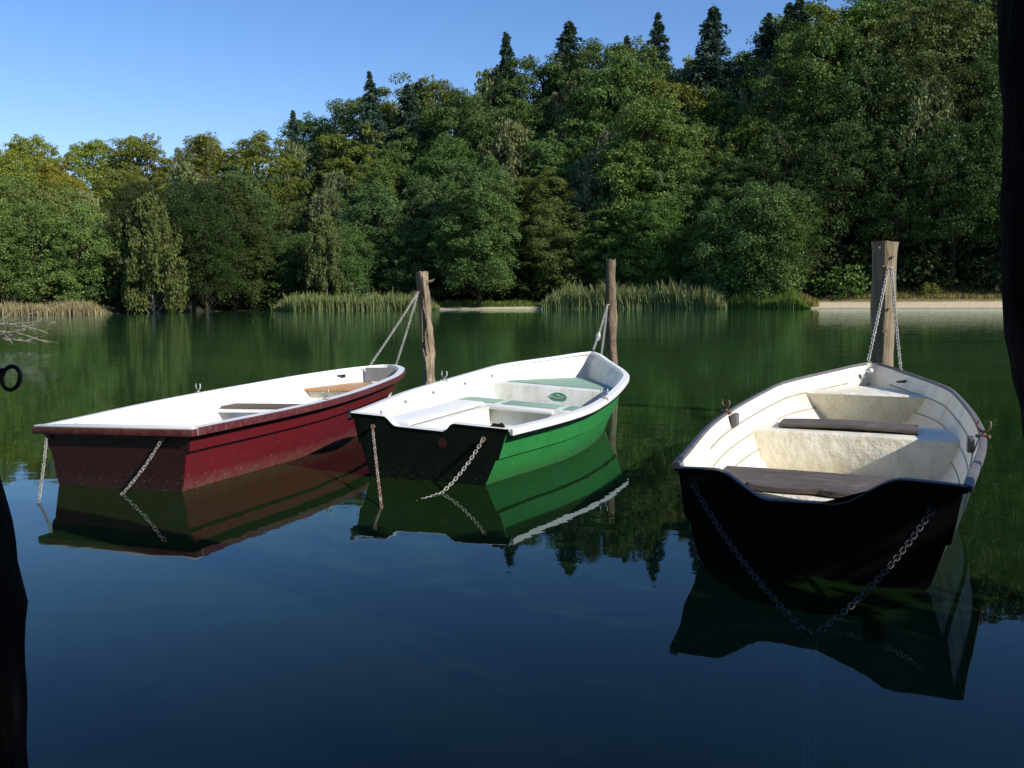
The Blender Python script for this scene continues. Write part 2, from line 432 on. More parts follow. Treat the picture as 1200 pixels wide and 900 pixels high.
        if cap:
            bm = bmesh.new(); rows = []
            W0, W1, hh, up_ = cap[1]
            for k in range(n+1):
                u = lerp(-1, 1, k/n); z = top(u); x = b0*u
                rows.append([bm.verts.new((x, -W0, z-hh)), bm.verts.new((x, -W0, z+up_-.004)), bm.verts.new((x, -W0+.004, z+up_)),
                             bm.verts.new((x, W1-.004, z+up_)), bm.verts.new((x, W1, z+up_-.004)), bm.verts.new((x, W1, z-hh))])
            for a, b in zip(rows, rows[1:]):
                for k in range(6):
                    f = bm.faces.new((a[k], a[(k+1) % 6], b[(k+1) % 6], b[k]))
                    f.material_index = 1 if (len(cap[0]) > 1 and k in (0, 5)) else 0
            bm.faces.new(rows[0]); bm.faces.new(rows[-1])
            finish('transom_cap', bm, cap[0], o, 30)
        return o
    def block(s, name, xa, xb, z0, z1, mat, parent=None, slope=0.0, la=None, lb=None, eps=.004, bev=.012):
        # solid between the two sides; slope: front face leans forward at its foot
        bm = bmesh.new(); rows = []
        n = max(2, int((xb-xa)/.07))
        for i in range(n+1):
            row = []
            for z, dx in ((z0, slope), (z1-bev, 0), (z1, 0)):
                x = lerp(xa, xb, i/n)
                if i == 0: x = xa+dx+(bev if z == z1 else 0)
                t = min(.999, x/s.L+.0)
                w_ = s.inlat(t, z)+eps
                lo_ = -w_ if la is None else max(-w_, la); hi_ = w_ if lb is None else min(w_, lb)
                row.append((bm.verts.new((lo_, x, z)), bm.verts.new((hi_, x, z))))
            rows.append(row)
        for a, b in zip(rows, rows[1:]):
            for k in range(2):
                bm.faces.new((a[k][0], a[k+1][0], b[k+1][0], b[k][0])); bm.faces.new((a[k][1], b[k][1], b[k+1][1], a[k+1][1]))
            bm.faces.new((a[2][0], a[2][1], b[2][1], b[2][0])); bm.faces.new((a[0][0], b[0][0], b[0][1], a[0][1]))
        for r in (rows[0], rows[-1]):
            for k in range(2): bm.faces.new((r[k][0], r[k][1], r[k+1][1], r[k+1][0]))
        return finish(name, bm, mat, parent or s.root, 60)
    def plank(s, name, x, y, z, w_, d, th, mat, parent=None, rz=0, ry=0, warp=0, chew=0, rx=0):
        bm = bmesh.new(); n = 24; rows = []
        for i in range(n+1):
            u = i/n-.5; cx = u*w_
            zz = warp*math.sin(i/n*PI)
            c0 = chew*max(0, noise.noise(Vector((i*.55, 1.7, z*9))))*1.6
            c1 = chew*.3*max(0, noise.noise(Vector((i*.55, 7.7, z*9))))
            y0, y1 = -d/2+c0, d/2-c1
            rows.append([bm.verts.new((cx, y0+.004, -th/2+zz)), bm.verts.new((cx, y0, -th/2+.005+zz)), bm.verts.new((cx, y0, th/2-.005+zz)), bm.verts.new((cx, y0+.005, th/2+zz)),
                         bm.verts.new((cx, y1-.005, th/2+zz)), bm.verts.new((cx, y1, th/2-.005+zz)), bm.verts.new((cx, y1, -th/2+zz))])
        for a, b in zip(rows, rows[1:]):
            for k in range(7): bm.faces.new((a[k], a[(k+1) % 7], b[(k+1) % 7], b[k]))
        bm.faces.new(rows[0]); bm.faces.new(rows[-1])
        o = finish(name, bm, mat, parent or s.root, 30)
        o.location = (x, y, z); o.rotation_euler = (rx, ry, rz)
        return o
    def oarlock(s, t, sd, mat, hgt=.075, r=.028, lean=0, dy=1.25):
        p = s.P(t, sd*(s.B(t)-s.rim[0]*.5), s.Z(t))
        bm = bmesh.new()
        # U shaped horn on a pin, with its socket block on the rim
        pts = []
        for k in range(17):
            a = lerp(-PI*1.18, PI*.18, k/16)
            pts.append((0, math.cos(a)*r, hgt*.62+math.sin(a)*r*1.15))
        add_tube(bm, pts, [lerp(.0045, .0065, math.sin(k/16*PI)) for k in range(17)], 8)
        add_tube(bm, [(0, 0, .0), (0, 0, hgt*.62-r*1.05)], .007, 8)
        o = finish('oarlock', bm, mat, s.root, 50); o.location = p; o.rotation_euler = (0, lean, dy)
        bm = bmesh.new(); add_box(bm, (0, 0, 0), (.03, .07, .02), bev=.004)
        add_tube(bm, [(0, 0, -.045), (0, 0, .016)], .012, 10)
        f = finish('socket', bm, mat, o, 50)
        return o
    def world(s, p): return s.root_m() @ Vector(p)
    def root_m(s): return Matrix.Translation(s.root.location) @ s.root.rotation_euler.to_matrix().to_4x4()

# --- red boat
tk = [0, .35, .7, .89, .96, 1]
red = Boat('rowing_boat', 'maroon rowing boat with white inside, moored at the left beside the barked post',
    -2.552, 5.678, .264, 4.47, tk, [.609, .757, .625, .40, .23, .05], .405, .485, -.016, [.88, .90, .80, .6, .5], [.84, .62], .10, (.075, .05, .035))
red.hull(M['red'])
red.liner(M['white'])
redtop = lambda u: .400
M['redtransom'] = mat_paint('maroon_transom_dimmed', (.036, .006, .007), (.018, .006, .005), .45, .7, 6, fleck=(.30, .25, .20), wl=(.03, .02, .015))  # hull maroon darkened for the weak sun on the transom, plus grime and flecks
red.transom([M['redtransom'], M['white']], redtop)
red.gunwale([M['white'], M['redlip']])
bm = bmesh.new(); b_ = .609
for mi, (x0_, x1_, y0_, y1_, z0_, z1_) in enumerate(((-b_+.012, b_-.012, -.052, -.001, .398, .411), (-b_+.083, b_-.083, -.001, .06, .398, .409), (-b_+.004, b_-.004, -.060, -.003, .355, .398))):
    f0 = len(bm.faces); add_box(bm, ((x0_+x1_)/2, (y0_+y1_)/2, (z0_+z1_)/2), (x1_-x0_, y1_-y0_, z1_-z0_), bev=.004)
    bm.faces.ensure_lookup_table()
    for f in bm.faces[f0:]: f.material_index = 1 if mi == 2 else 0
finish('stern_rail', bm, [M['white'], M['redlip']], red.root, 40)
for h_ in (.84, .62):  # black tubes stand in for the shadow lines under rim and laps
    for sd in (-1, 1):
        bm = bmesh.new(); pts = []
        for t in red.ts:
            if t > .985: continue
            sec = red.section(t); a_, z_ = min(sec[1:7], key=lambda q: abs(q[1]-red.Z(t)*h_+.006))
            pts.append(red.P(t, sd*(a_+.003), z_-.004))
        add_tube(bm, pts, .0055, 6); finish('lap_shadow_line', bm, M['black'], red.root, 60)
th = red.block('thwart', 2.05, 2.34, .235, .262, M['white'], eps=.003)
red.plank('seat_board', -.02, 2.19, .276, 1.15, .24, .022, M['plank2'], th, warp=.0)
bm = bmesh.new(); add_box(bm, (-.34, 2.2, .14), (.14, .2, .19), bev=.01); finish('seat_support', bm, M['greyliner'], th, 40)
bb = red.block('bow_box', 3.38, 4.1, .045, .295, M['cream'], slope=.05)
red.block('seat_board', 3.35, 4.08, .2965, .318, M['orange'], bb, eps=-.006, bev=.005)
bm = bmesh.new()
for z0_, z1_ in ((.32, .47),):
    a = [bm.verts.new((x, y, z)) for x, y, z in ((-.15, 4.15, z0_), (.20, 4.07, z0_), (.23, 4.12, z1_), (-.16, 4.20, z1_))]
    bm.faces.new(a); r = bmesh.ops.extrude_face_region(bm, geom=bm.faces[:]); bmesh.ops.translate(bm, verts=[g for g in r['geom'] if isinstance(g, bmesh.types.BMVert)], vec=(0, .02, 0))
finish('bow_panel', bm, M['greyliner'], red.root, 30)
red.oarlock(.43, -1, M['galv'], .1, .03); red.oarlock(.34, 1, M['galv'], .1, .03)
bm = bmesh.new(); add_box(bm, (0, 0, 0), (.02, .11, .028), bev=.006); add_tube(bm, [(0, -.03, .0), (.02, 0, -.01), (0, .05, -.012)], .009, 8)
cl = finish('cleat', bm, M['iron'], red.root, 40); cl.location = (-.325, 3.93, .40); cl.rotation_euler = (0, 0, -.5)
bm = bmesh.new(); add_tube(bm, [(0, 0, 0), (.02, 0, .01), (.035, 0, -.01)], .012, 8)
c2 = finish('eye_bolt', bm, M['rustlock'], red.root, 40); c2.location = (-.31, 3.99, .34)

# --- green boat
grn = Boat('rowing_boat', 'green rowing boat with white inside and notched black transom, in the middle of the three',
    -.582, 5.849, .382, 3.76, [0, .35, .7, .9, 1], [.612, .793, .69, .30, .02], .408, .655, .051, [.76, .84, .76, .5, .3], [.93, .5], .22, (.06, .04, .02), ex=.65)
grn.hull([M['green']])
grn.liner(M['whitegr'])
def gtop(u):
    u = u*.612
    return .405-.06*(sstep(-.34, -.24, u)*(1-sstep(.13, .2, u)))
grn.transom([M['blackgreen'], M['whitegr']], gtop, cap=([M['white'], M['black']], (.012, .055, .012, .006)))
grn.gunwale([M['white'], M['white']])
bm = bmesh.new()
for sd in (-1, 1):
    pts = [grn.P(t, sd*(grn.B(t)-.004), grn.Z(t)-.05) for t in grn.ts if t < .99]
    add_tube(bm, pts, .007, 6)
finish('rub_strip', bm, M['black'], grn.root, 50)
g1 = grn.block('stern_seat', .04, .42, .24, .262, M['whitegr'])
bm = bmesh.new(); add_box(bm, (-.05, .23, .265), (.34, .22, .006), bev=.002); add_box(bm, (.33, .23, .265), (.26, .22, .006), bev=.002); finish('grip_pad', bm, M['seatgreen'], g1, 30)
g2 = grn.block('side_seat', .40, 1.85, .045, .275, M['whitegr'], lb=-.30)
bm = bmesh.new(); add_box(bm, (-.46, 1.05, .30), (.24, 1.35, .03), bev=.008); finish('seat_board', bm, M['white'], g2, 40)
g2 = grn.block('side_seat', .40, 1.7, .045, .24, M['whitegr'], la=.36)
g3 = grn.block('thwart', 1.78, 2.16, .045, .29, M['whitegr'])
bm = bmesh.new()
for x, w_ in ((-.47, .36), (.02, .50), (.48, .3)): add_box(bm, (x, 1.97, .294), (w_, .25, .006), bev=.002)
finish('grip_pad', bm, M['seatgreen'], g3, 30)
bm = bmesh.new(); add_box(bm, (-.02, 1.755, .272), (.60, .05, .035), bev=.012); finish('seat_lip', bm, M['white'], g3, 40)
g4 = grn.block('bow_box', 2.55, 3.62, .045, .39, M['whitegr'], slope=-.02)
grn.block('grip_pad', 2.68, 3.56, .3925, .398, M['seatgreen'], g4, eps=-.07, bev=.002)
bm = bmesh.new(); r = bmesh.ops.create_circle(bm, cap_ends=True, segments=32, radius=1, matrix=Matrix.Translation((.05, 2.565, .30)) @ Matrix.Rotation(PI/2, 4, 'X') @ Matrix.Diagonal((.085, .045, 1, 1)))
r = bmesh.ops.extrude_face_region(bm, geom=bm.faces[:]); bmesh.ops.translate(bm, verts=[g for g in r['geom'] if isinstance(g, bmesh.types.BMVert)], vec=(0, -.022, 0))
finish('oval_badge', bm, M['decal'], g4, 30)
bm = bmesh.new()
R_ = Matrix.Translation((.05, 2.5415, .30)) @ Matrix.Rotation(PI/2, 4, 'X')
add_box(bm, (-.02, 2.5415, .305), (.05, .002, .006)); add_box(bm, (.09, 2.5415, .308), (.04, .002, .005)); add_box(bm, (.05, 2.5415, .292), (.09, .002, .005)); add_box(bm, (.05, 2.5415, .32), (.03, .002, .008))
finish('badge_lettering', bm, M['white'], g4, 30)
bm = bmesh.new(); r = bmesh.ops.create_circle(bm, cap_ends=True, segments=24, radius=.035, matrix=Matrix.Translation((.12, -.010, .27)) @ Matrix.Rotation(PI/2, 4, 'X'))
r = bmesh.ops.create_circle(bm, cap_ends=False, segments=24, radius=.02, matrix=Matrix.Translation((.12, -.014, .27)) @ Matrix.Rotation(PI/2, 4, 'X'))
finish('round_badge', bm, M['decalred'], grn.root, 30)
grn.oarlock(.47, -1, M['galv'], .1, .032); grn.oarlock(.42, 1, M['galv'], .1, .032)
bm = bmesh.new()
add_tube(bm, [(-.04, 0, 0), (.04, 0, 0)], .007, 8); add_box(bm, (0, 0, -.008), (.09, .03, .012), bev=.004); add_tube(bm, [(.02, -.012, .006), (.02, .012, .006)], .009, 8)
f = finish('stern_fitting', bm, M['iron'], grn.root, 40); f.location = (.50, .02, .425)
bm = bmesh.new(); add_box(bm, (0, 0, 0), (.024, .03, .022), bev=.007)
f = finish('stern_fitting', bm, M['iron'], grn.root, 40); f.location = (-.60, -.005, .418)
for k, t in enumerate((.12, .26, .4, .55, .68)):
    bm = bmesh.new(); bmesh.ops.create_uvsphere(bm, u_segments=10, v_segments=6, radius=.013); f = finish('rivet', bm, M['greyliner'], grn.root, 60)
    f.location = grn.P(t, -(grn.inlat(t, grn.Z(t)*.86)-.002), grn.Z(t)*.86)

# --- right boat
rb = Boat('rowing_boat', 'cream rowing boat with black notched transom and grey rim, at the right, nearest the camera',
    1.282, 3.757, .442, 4.09, [0, .35, .7, .9, 1], [.615, .728, .616, .274, .02], .451, .66, .005, [.81, .86, .78, .5, .25], [.93, .45], .22, (.036, .030, .012), ex=.5)
rb.hull(M['creamout'])
rb.liner(M['cream'])
def rtop(u):
    u = u*.61
    return .449-.014*(abs(u)/.61)**2-.128*(sstep(-.43, -.17, u)*(1-sstep(.09, .37, u)))+.01*math.sin(3*u)
rb.transom([M['black'], M['cream']], rtop, cap=([M['rim'], M['black']], (.012, .028, .010, .005)))
rb.gunwale([M['rim'], M['rim']])
r1_ = rb.block('stern_thwart', .30, .78, .045, .275, M['cream'])
rb.plank('seat_board', 0.0, .56, .293, 1.04, .46, .028, M['plank'], r1_, chew=.06, warp=.004)
r2_ = rb.block('thwart', 2.08, 2.62, .045, .322, M['cream'], slope=.06)
rb.plank('seat_board', -.045, 2.36, .341, .86, .30, .022, M['plank'], r2_, chew=.015, warp=.012, rz=.03)
r3_ = rb.block('bow_box', 3.22, 3.85, .045, .475, M['cream'], slope=.25)
for h_ in (.80, .58, .36):
    for sd in (-1, 1):
        bm = bmesh.new(); pts = []
        for t in rb.ts:
            if .22 < t < .93: z_ = rb.Z(t)*h_; pts.append(rb.P(t, sd*(rb.inlat(t, z_)-.001), z_))
        add_tube(bm, pts, .006, 6); finish('strake_ridge', bm, M['ridge'], rb.root, 60)
rb.oarlock(.40, -1, M['rustlock'], .10, .026, -.1); rb.oarlock(.315, 1, M['rustlock'], .10, .032, .15)
for t, sd in ((.40, -1), (.315, 1)):
    bm = bmesh.new(); add_box(bm, (0, 0, 0), (.035, .09, .08), bev=.008); f = finish('oarlock_block', bm, M['rim'], rb.root, 40)
    f.location = rb.P(t, sd*(rb.B(t)-.075), rb.Z(t)-.045)
bm = bmesh.new(); add_tube(bm, [(0, -.05, 0), (0, .05, 0)], .009, 8); add_box(bm, (.01, 0, 0), (.014, .07, .02), bev=.004)
f = finish('cleat', bm, M['iron'], rb.root, 40); f.location = (.245, 3.55, .55); f.rotation_euler = (0, 0, -.6)
bm = bmesh.new(); bmesh.ops.create_uvsphere(bm, u_segments=10, v_segments=6, radius=.022); f = finish('bow_bolt', bm, M['white'], rb.root, 60); f.location = (0, 3.9, .60)
bm = bmesh.new(); bmesh.ops.create_uvsphere(bm, u_segments=10, v_segments=6, radius=.012); f = finish('bow_bolt', bm, M['rustlock'], rb.root, 60); f.location = (-.01, 3.82, .50)
bpy.context.view_layer.update()

# ------------------------------------------------------------------ chains
def chain(a, b, label, mat, sag=.0, pitch=.024, wr=.0028, group='mooring chains of the three boats', more=None):
    a, b = Vector(a), Vector(b)
    pts = []
    def seg(p, q, sg, n=40):
        return [p.lerp(q, k/n)-Vector((0, 0, sg*4*(k/n)*(1-k/n))) for k in range(n+1)]
    pts = seg(a, b, sag)
    for q in (more or []): pts += seg(pts[-1], Vector(q), 0)[1:]
    # resample
    cum = [0]
    for p, q in zip(pts, pts[1:]): cum.append(cum[-1]+(q-p).length)
    n = int(cum[-1]/pitch)
    org = a.copy(); V = []; F = []
    W = pitch*.42; LL = pitch*.5; NS, NR = 12, 5
    i = 0
    for k in range(n):
        d = (k+.5)*pitch
        while cum[i+1] < d and i < len(cum)-2: i += 1
        p = pts[i].lerp(pts[i+1], (d-cum[i])/(cum[i+1]-cum[i]+1e-9)); t = (pts[i+1]-pts[i]).normalized()
        s = t.cross(Vector((0, 0, 1)) if abs(t.z) < .95 else Vector((1, 0, 0))).normalized(); c = t.cross(s)
        rot = (PI/4 if k % 2 else -PI/4)+.25*math.sin(k*1.7)
        u = s*math.cos(rot)+c*math.sin(rot); v = t.cross(u)
        base = len(V)
        for m_ in range(NS):
            an = 2*PI*m_/NS
            ca, sa = math.cos(an), math.sin(an)
            cen = t*(ca*W+(LL if ca > 0 else -LL)*min(1, abs(ca)*2.5)*.62)*1.0+u*sa*W
            nn = (t*ca+u*sa).normalized()
            for r_ in range(NR):
                bb_ = 2*PI*r_/NR
                V.append(p-org+cen+(nn*math.cos(bb_)+v*math.sin(bb_))*wr)
        for m_ in range(NS):
            for r_ in range(NR):
                F.append((base+m_*NR+r_, base+((m_+1) % NS)*NR+r_, base+((m_+1) % NS)*NR+(r_+1) % NR, base+m_*NR+(r_+1) % NR))
    me = bpy.data.meshes.new('mooring_chain'); me.from_pydata([tuple(v) for v in V], [], F); me.polygons.foreach_set('use_smooth', [True]*len(F))
    o = link('mooring_chain', me, mat); o.location = org
    return tag(o, label, 'chain', group)
def bolt(boat, p, mat, parent=None):
    bm = bmesh.new(); ring = [(math.cos(a)*.013, -.02, math.sin(a)*.013) for a in [k/12*2*PI for k in range(13)]]
    add_tube(bm, ring, .004, 6); add_tube(bm, [(0, .0, 0), (0, -.012, 0)], .008, 8)
    f = finish('eye_bolt', bm, mat, boat.root, 50); f.location = p
# red stern
for lat, hit, lb_ in ((-.52, (45, 590), 'pale chain hanging from the left corner of the maroon transom into the water'),
                      (.36, (143, 579), 'pale chain hanging from the right half of the maroon transom into the water')):
    bolt(red, (lat, -.008, .33), M['galv']); p = red.world((lat, -.03, .33)); q = at(*hit, z=0)
    q2 = q+(q-p).normalized()*.5; chain(p, q, lb_, M['galv'], .02, more=[q2], pitch=.022, wr=.0024)
j = at(448, 602, z=-.02); end = at(312, 693, z=-.15); end2 = Vector((-1.15, 2.6, -.5))
bolt(grn, (-.40, -.008, .33), M['galv_rust']); bolt(grn, (.42, -.008, .33), M['galv_rust'])
chain(grn.world((-.40, -.03, .33)), j, 'half rusted chain from the left half of the green boat transom to the water', M['galv_rust'], .02, pitch=.022, wr=.0026)
chain(grn.world((.42, -.03, .33)), at(517, 578, z=0), 'pale chain from the right half of the green boat transom to the water', M['galv'], .03, more=[j], pitch=.022, wr=.0026)
end = at(312, 693, z=-.06); end2 = at(250, 740, z=-.12)
chain(j, end, 'sunken pale chain running through the water from the green boat transom, lower strand', M['galv'], 0, more=[end2])
chain(j+Vector((.02, .03, 0)), end+Vector((.07, .04, 0)), 'sunken pale chain running through the water from the green boat transom, upper strand', M['galv'], 0, more=[end2+Vector((.1, .03, 0))])
j = at(950, 745, z=-.005)
bolt(rb, (-.50, -.008, .35), M['darkchain']); bolt(rb, (.47, -.008, .34), M['darkchain'])
chain(rb.world((-.50, -.03, .35)), j, 'dark chain from the left half of the black transom down to the water', M['darkchain'], .05, pitch=.023, wr=.0027)
chain(rb.world((.47, -.03, .34)), j+Vector((.006, 0, 0)), 'dark chain from the right half of the black transom down to the water', M['darkchain'], .05, pitch=.023, wr=.0027)

for dx_, w__ in ((-4, 'left'), (5, 'right')):
    chain(at(950+dx_, 747, z=-.02), at(950+dx_*1.3, 900, z=-.06), f'sunken blue grey chain under the V of dark chains at the bottom edge, {w__} strand', M['galv'], 0, pitch=.023, wr=.0024, more=[at(950+dx_*1.5, 1000, z=-.08)])
# ------------------------------------------------------------------ posts
def log_post(name, label, base, top, r0_, r1_, mat, sides=16, jit=.12, n=36, seed=1, slab=None):
    base = Vector(base); top = Vector(top); root = tag(empty(name, (base.x, base.y, 0)), label, 'post', 'mooring posts standing in the lake')
    bm = bmesh.new(); b = base.copy(); b.z = -2.2; pts = []; rad = []
    dirv = (top-base)/(top.z-base.z)
    for k in range(n+1):
        z = lerp(-2.2, top.z, k/n); p = base+dirv*(z-base.z)-root.location
        p += Vector((noise.noise(Vector((z*1.7, seed, 0))), noise.noise(Vector((z*1.7, seed, 9))), 0))*.015
        pts.append(p); rad.append(lerp(r0_, r1_, k/n)*(1+.10*noise.noise(Vector((z*5, seed, 3)))))
    rings = add_tube(bm, pts, rad, sides, jit=jit, seed=seed)
    for i, v in enumerate(rings[-1]): v.co.z += .012*math.sin(i*1.1+seed)
    finish('shaft', bm, mat, root, 40)
    return root
bA = at(505, 475, Y=10.9); tA = at(495, 319, Y=10.9); bA.z = 0
pA = log_post('mooring_post', 'pale split post with half stripped bark behind the maroon boat bow', (bA.x, bA.y, 0), tA, .092, .066, M['bark'], 28, .42, n=110, seed=2)
# stripped pale face and its raised sliver on the left front of the post
def rel(o, p): return Vector(p)-o.location
bm = bmesh.new()
R0 = rel(pA, tA); B0 = rel(pA, (bA.x, bA.y, 0)); rows = []
for k in range(25):
    f_ = k/24; c_ = R0.lerp(B0, f_*.55); rr_ = lerp(.084, .09, f_); wid = .9*(1-f_**2.2*.7)
    row = []
    for q in range(7):
        an = math.radians(232)+(q/6-.5)*wid*1.35
        r_ = rr_*(1.035 if 0 < q < 6 else .9)
        row.append(bm.verts.new(c_+Vector((math.cos(an)*r_, math.sin(an)*r_, .006 if k == 0 else 0))))
    rows.append(row)
for a, b in zip(rows, rows[1:]):
    for q in range(6): bm.faces.new((a[q], a[q+1], b[q+1], b[q]))
finish('stripped_face', bm, M['post'], pA, 40)
bm = bmesh.new()
pts = [at(*q, Y=10.79) for q in ((492, 318), (496, 325), (498, 345), (500, 365), (501, 385), (503, 405), (504, 414))]
add_tube(bm, [rel(pA, p) for p in pts], [.012, .014, .014, .013, .012, .011, .005], 8)
finish('wood_sliver', bm, M['post'], pA, 60)
bm = bmesh.new(); q = rel(pA, at(503, 330, Y=10.85)); add_tube(bm, [q, q+Vector((.04, -.02, .01)), q+Vector((.07, -.02, .035))], [.02, .014, .005], 8, jit=.2); finish('branch_stub', bm, M['bark'], pA, 50)
hookA = at(490, 342, Y=10.8)
bm = bmesh.new(); add_tube(bm, [rel(pA, hookA)+Vector((.04, .05, 0)), rel(pA, hookA)], .010, 8); finish('hook', bm, M['rustlock'], pA, 50)

bB = at(717, 457, z=0); tB = at(716, 304, Y=bB.y)
pB = log_post('mooring_post', 'thin barked post behind the green boat bow', (bB.x, bB.y, 0), tB, .088, .062, M['bark2'], 20, .22, n=80, seed=5)
hookB = at(712, 357, Y=bB.y-.08)
bm = bmesh.new(); add_tube(bm, [rel(pB, hookB)+Vector((.05, .06, 0)), rel(pB, hookB), rel(pB, hookB)+Vector((.0, -.01, -.02))], .009, 8); finish('hook', bm, M['galv'], pB, 50)

# square-ish sawn post
YC = 8.5; tC = at(1037, 284, Y=YC); bC = Vector((at(1034, 420, Y=YC).x, YC, 0))
pC = tag(empty('mooring_post', (bC.x, bC.y, 0)), 'thick sawn post with flared top behind the cream boat bow', 'post', 'mooring posts standing in the lake')
bm = bmesh.new(); rows = []; nn = 44
for k in range(nn+1):
    z = lerp(-2.2, tC.z, k/nn); c_ = bC.lerp(tC, max(0, z/tC.z)); c_.z = z
    h_ = .088+.020*noise.noise(Vector((z*2.2, 3, 1)))
    row = []
    # corner faces the camera: faces at 40 deg left and 50 deg right
    for q, (ax, ay) in enumerate(((-1, .10), (-.32, -.98), (-.22, -1.04), (.35, -.98), (1, -.45), (1, .6), (0, 1.1), (-1, .5))):
        wob = 1+.06*noise.noise(Vector((z*6+q*3, q, 2)))+(.05*noise.noise(Vector((z*17, q, 2))) if q in (3, 4) else 0)
        p = Vector((ax*h_*1.12*wob, ay*h_*wob, 0))
        if z > tC.z-.03: p *= 1.08
        row.append(bm.verts.new(rel(pC, c_)+p+Vector((0, 0, 0 if k < nn else (.01 if ax < 0 else .0)))))
    rows.append(row)
for a, b in zip(rows, rows[1:]):
    for q in range(8): bm.faces.new((a[q], a[(q+1) % 8], b[(q+1) % 8], b[q]))
bm.faces.new(rows[-1]); bm.faces.new(rows[0][::-1])
finish('shaft', bm, M['post'], pC, 25)
hookC = at(1041, 314, Y=YC-.12)
for q in ((1035, 312), (1046, 301), (1036, 388), (1030, 290), (1041, 362)):
    p = rel(pC, at(*q, Y=YC-.098)); bm = bmesh.new()
    add_tube(bm, [p+Vector((0, .03, 0)), p+Vector((0, -.012, 0))], .012 if q[1] != 388 else .02, 10); finish('bolt', bm, M['rustlock'], pC, 50)
bm = bmesh.new(); add_tube(bm, [rel(pC, hookC)+Vector((-.03, .05, .01)), rel(pC, hookC), rel(pC, hookC)+Vector((.02, .0, -.02))], .008, 8); finish('hook', bm, M['rustlock'], pC, 50)

cr_ = red.world((-.16, 4.31, .48))
chain(hookA, cr_, 'pale chain from the barked post down to the left of the maroon bow', M['galv'], .015, pitch=.026, wr=.003)
q1 = at(484, 430, Y=10.25); q2 = at(462, 474, Y=10.2)
chain(hookA, red.world((.03, 4.42, .28)), 'pale chain from the barked post down to the stem of the maroon boat', M['galv'], .03, pitch=.026, wr=.003)
gb = grn.world((0, 3.78, .67))
chain(hookB, gb, 'pale chain from the thin post to the tip of the green boat bow', M['galv'], .02, pitch=.026, wr=.003)
chain(hookB, grn.world((.14, 3.60, .62)), 'pale chain from the thin post to the right side of the green bow', M['galv'], .02, pitch=.026, wr=.003)
bm = bmesh.new(); p = gb+(hookB-gb)*.25; add_tube(bm, [p-Vector((0, 0, .05)), p-Vector((0, 0, .02)), p+Vector((.01, 0, .02)), p+Vector((.02, 0, .05))], [.012, .03, .028, .012], 10, jit=.2)
tag(finish('shackle', bm, M['galv'], None, 50), 'lump of knotted chain and shackle just above the green boat bow tip', 'shackle')
chain(hookC, rb.world((-.03, 4.02, .665)), 'pale chain from the sawn post down to the tip of the cream boat bow', M['galv'], .01, pitch=.028, wr=.0042)
chain(hookC+Vector((.03, 0, 0)), rb.world((.235, 3.70, .61)), 'pale chain from the sawn post down to the right side of the cream bow', M['galv'], .03, pitch=.028, wr=.0042)

# near pile at the left edge, ring, and leaning tree at the right edge
pb = at(0, 900, Y=1.5)
pD = tag(empty('mooring_pile', (-1.05, 1.5, 0)), 'dark wooden pile at the left edge, close to the camera, carrying a black iron ring', 'post')
bm = bmesh.new(); pts = []; rad = []
for k in range(61):
    z = lerp(-.6, 1.75, k/60); pts.append(Vector((0, 0, z)))
    rad.append(.128+.040*(1-sstep(.78, 1.02, z))+.012*math.exp(-((z-.66)/.04)**2)+(0 if z < 1.7 else -.02))
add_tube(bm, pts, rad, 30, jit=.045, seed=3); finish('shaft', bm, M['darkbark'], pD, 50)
rl = at(13, 443, Y=1.5)-pD.location
bm = bmesh.new(); add_tube(bm, [(.10, 0, rl.z+.012), (rl.x-.010, 0, rl.z+.012)], .005, 10)
eye = finish('eye_bolt', bm, M['iron'], pD, 50)
bm = bmesh.new(); add_tube(bm, [rl+Vector((math.cos(a)*.0155, math.sin(a)*.005, math.sin(a)*.0195)) for a in [k/24*2*PI for k in range(25)]], .0036, 8)
finish('ring', bm, M['iron'], pD, 60)

# ------------------------------------------------------------------ foliage generators
def blob_leaves(c, r, n, size, squash=.8, up_=.35, hang=0.0, out=None):
    d = rng.normal(size=(n, 3)); d /= np.linalg.norm(d, axis=1)[:, None]
    d[:, 2] = np.where((d[:, 2] < -.25) & (rng.random(n) < .7), -d[:, 2], d[:, 2])
    rad = r*(.5+.75*rng.random(n)**.8)
    st = np.array([rng.uniform(.7, 1.45), rng.uniform(.7, 1.45), squash*rng.uniform(.75, 1.3)])
    P = np.array(c)+d*rad[:, None]*st
    # ragged gaps: drop leaves where a lumpy field is low
    fld = np.zeros(n)
    for fq in (2.6, 4.3, 7.1):
        kx = rng.normal(size=3); kx *= fq/np.linalg.norm(kx); fld += np.sin(P@kx+fq)
    keep = fld > -.45
    if keep.sum() > 8: P, d = P[keep], d[keep]; n = len(P)
    nrm = d+rng.normal(size=(n, 3))*.75; nrm[:, 2] += up_; nrm /= np.linalg.norm(nrm, axis=1)[:, None]
    a = np.cross(nrm, rng.normal(size=(n, 3))); a /= np.linalg.norm(a, axis=1)[:, None]+1e-9
    b = np.cross(nrm, a)
    if hang:
        a = a*.5; b = b*.3+np.array([0, 0, -1.0])*hang
    s = (size*(.55+.9*rng.random(n)))[:, None]
    q = np.stack([P-a*s*.55, P-b*s*.8+nrm*s*.1, P+a*s*.5, P+b*s*.8-nrm*s*.15], 1)
    return q
def tube_mesh(name, tubes, mat):
    bm = bmesh.new()
    for pts, rad, seg in tubes: add_tube(bm, pts, rad, seg)
    bmesh.ops.recalc_face_normals(bm, faces=bm.faces)
    for f in bm.faces: f.smooth = True
    me = bpy.data.meshes.new(name); bm.to_mesh(me); bm.free(); me.materials.append(mat); return me
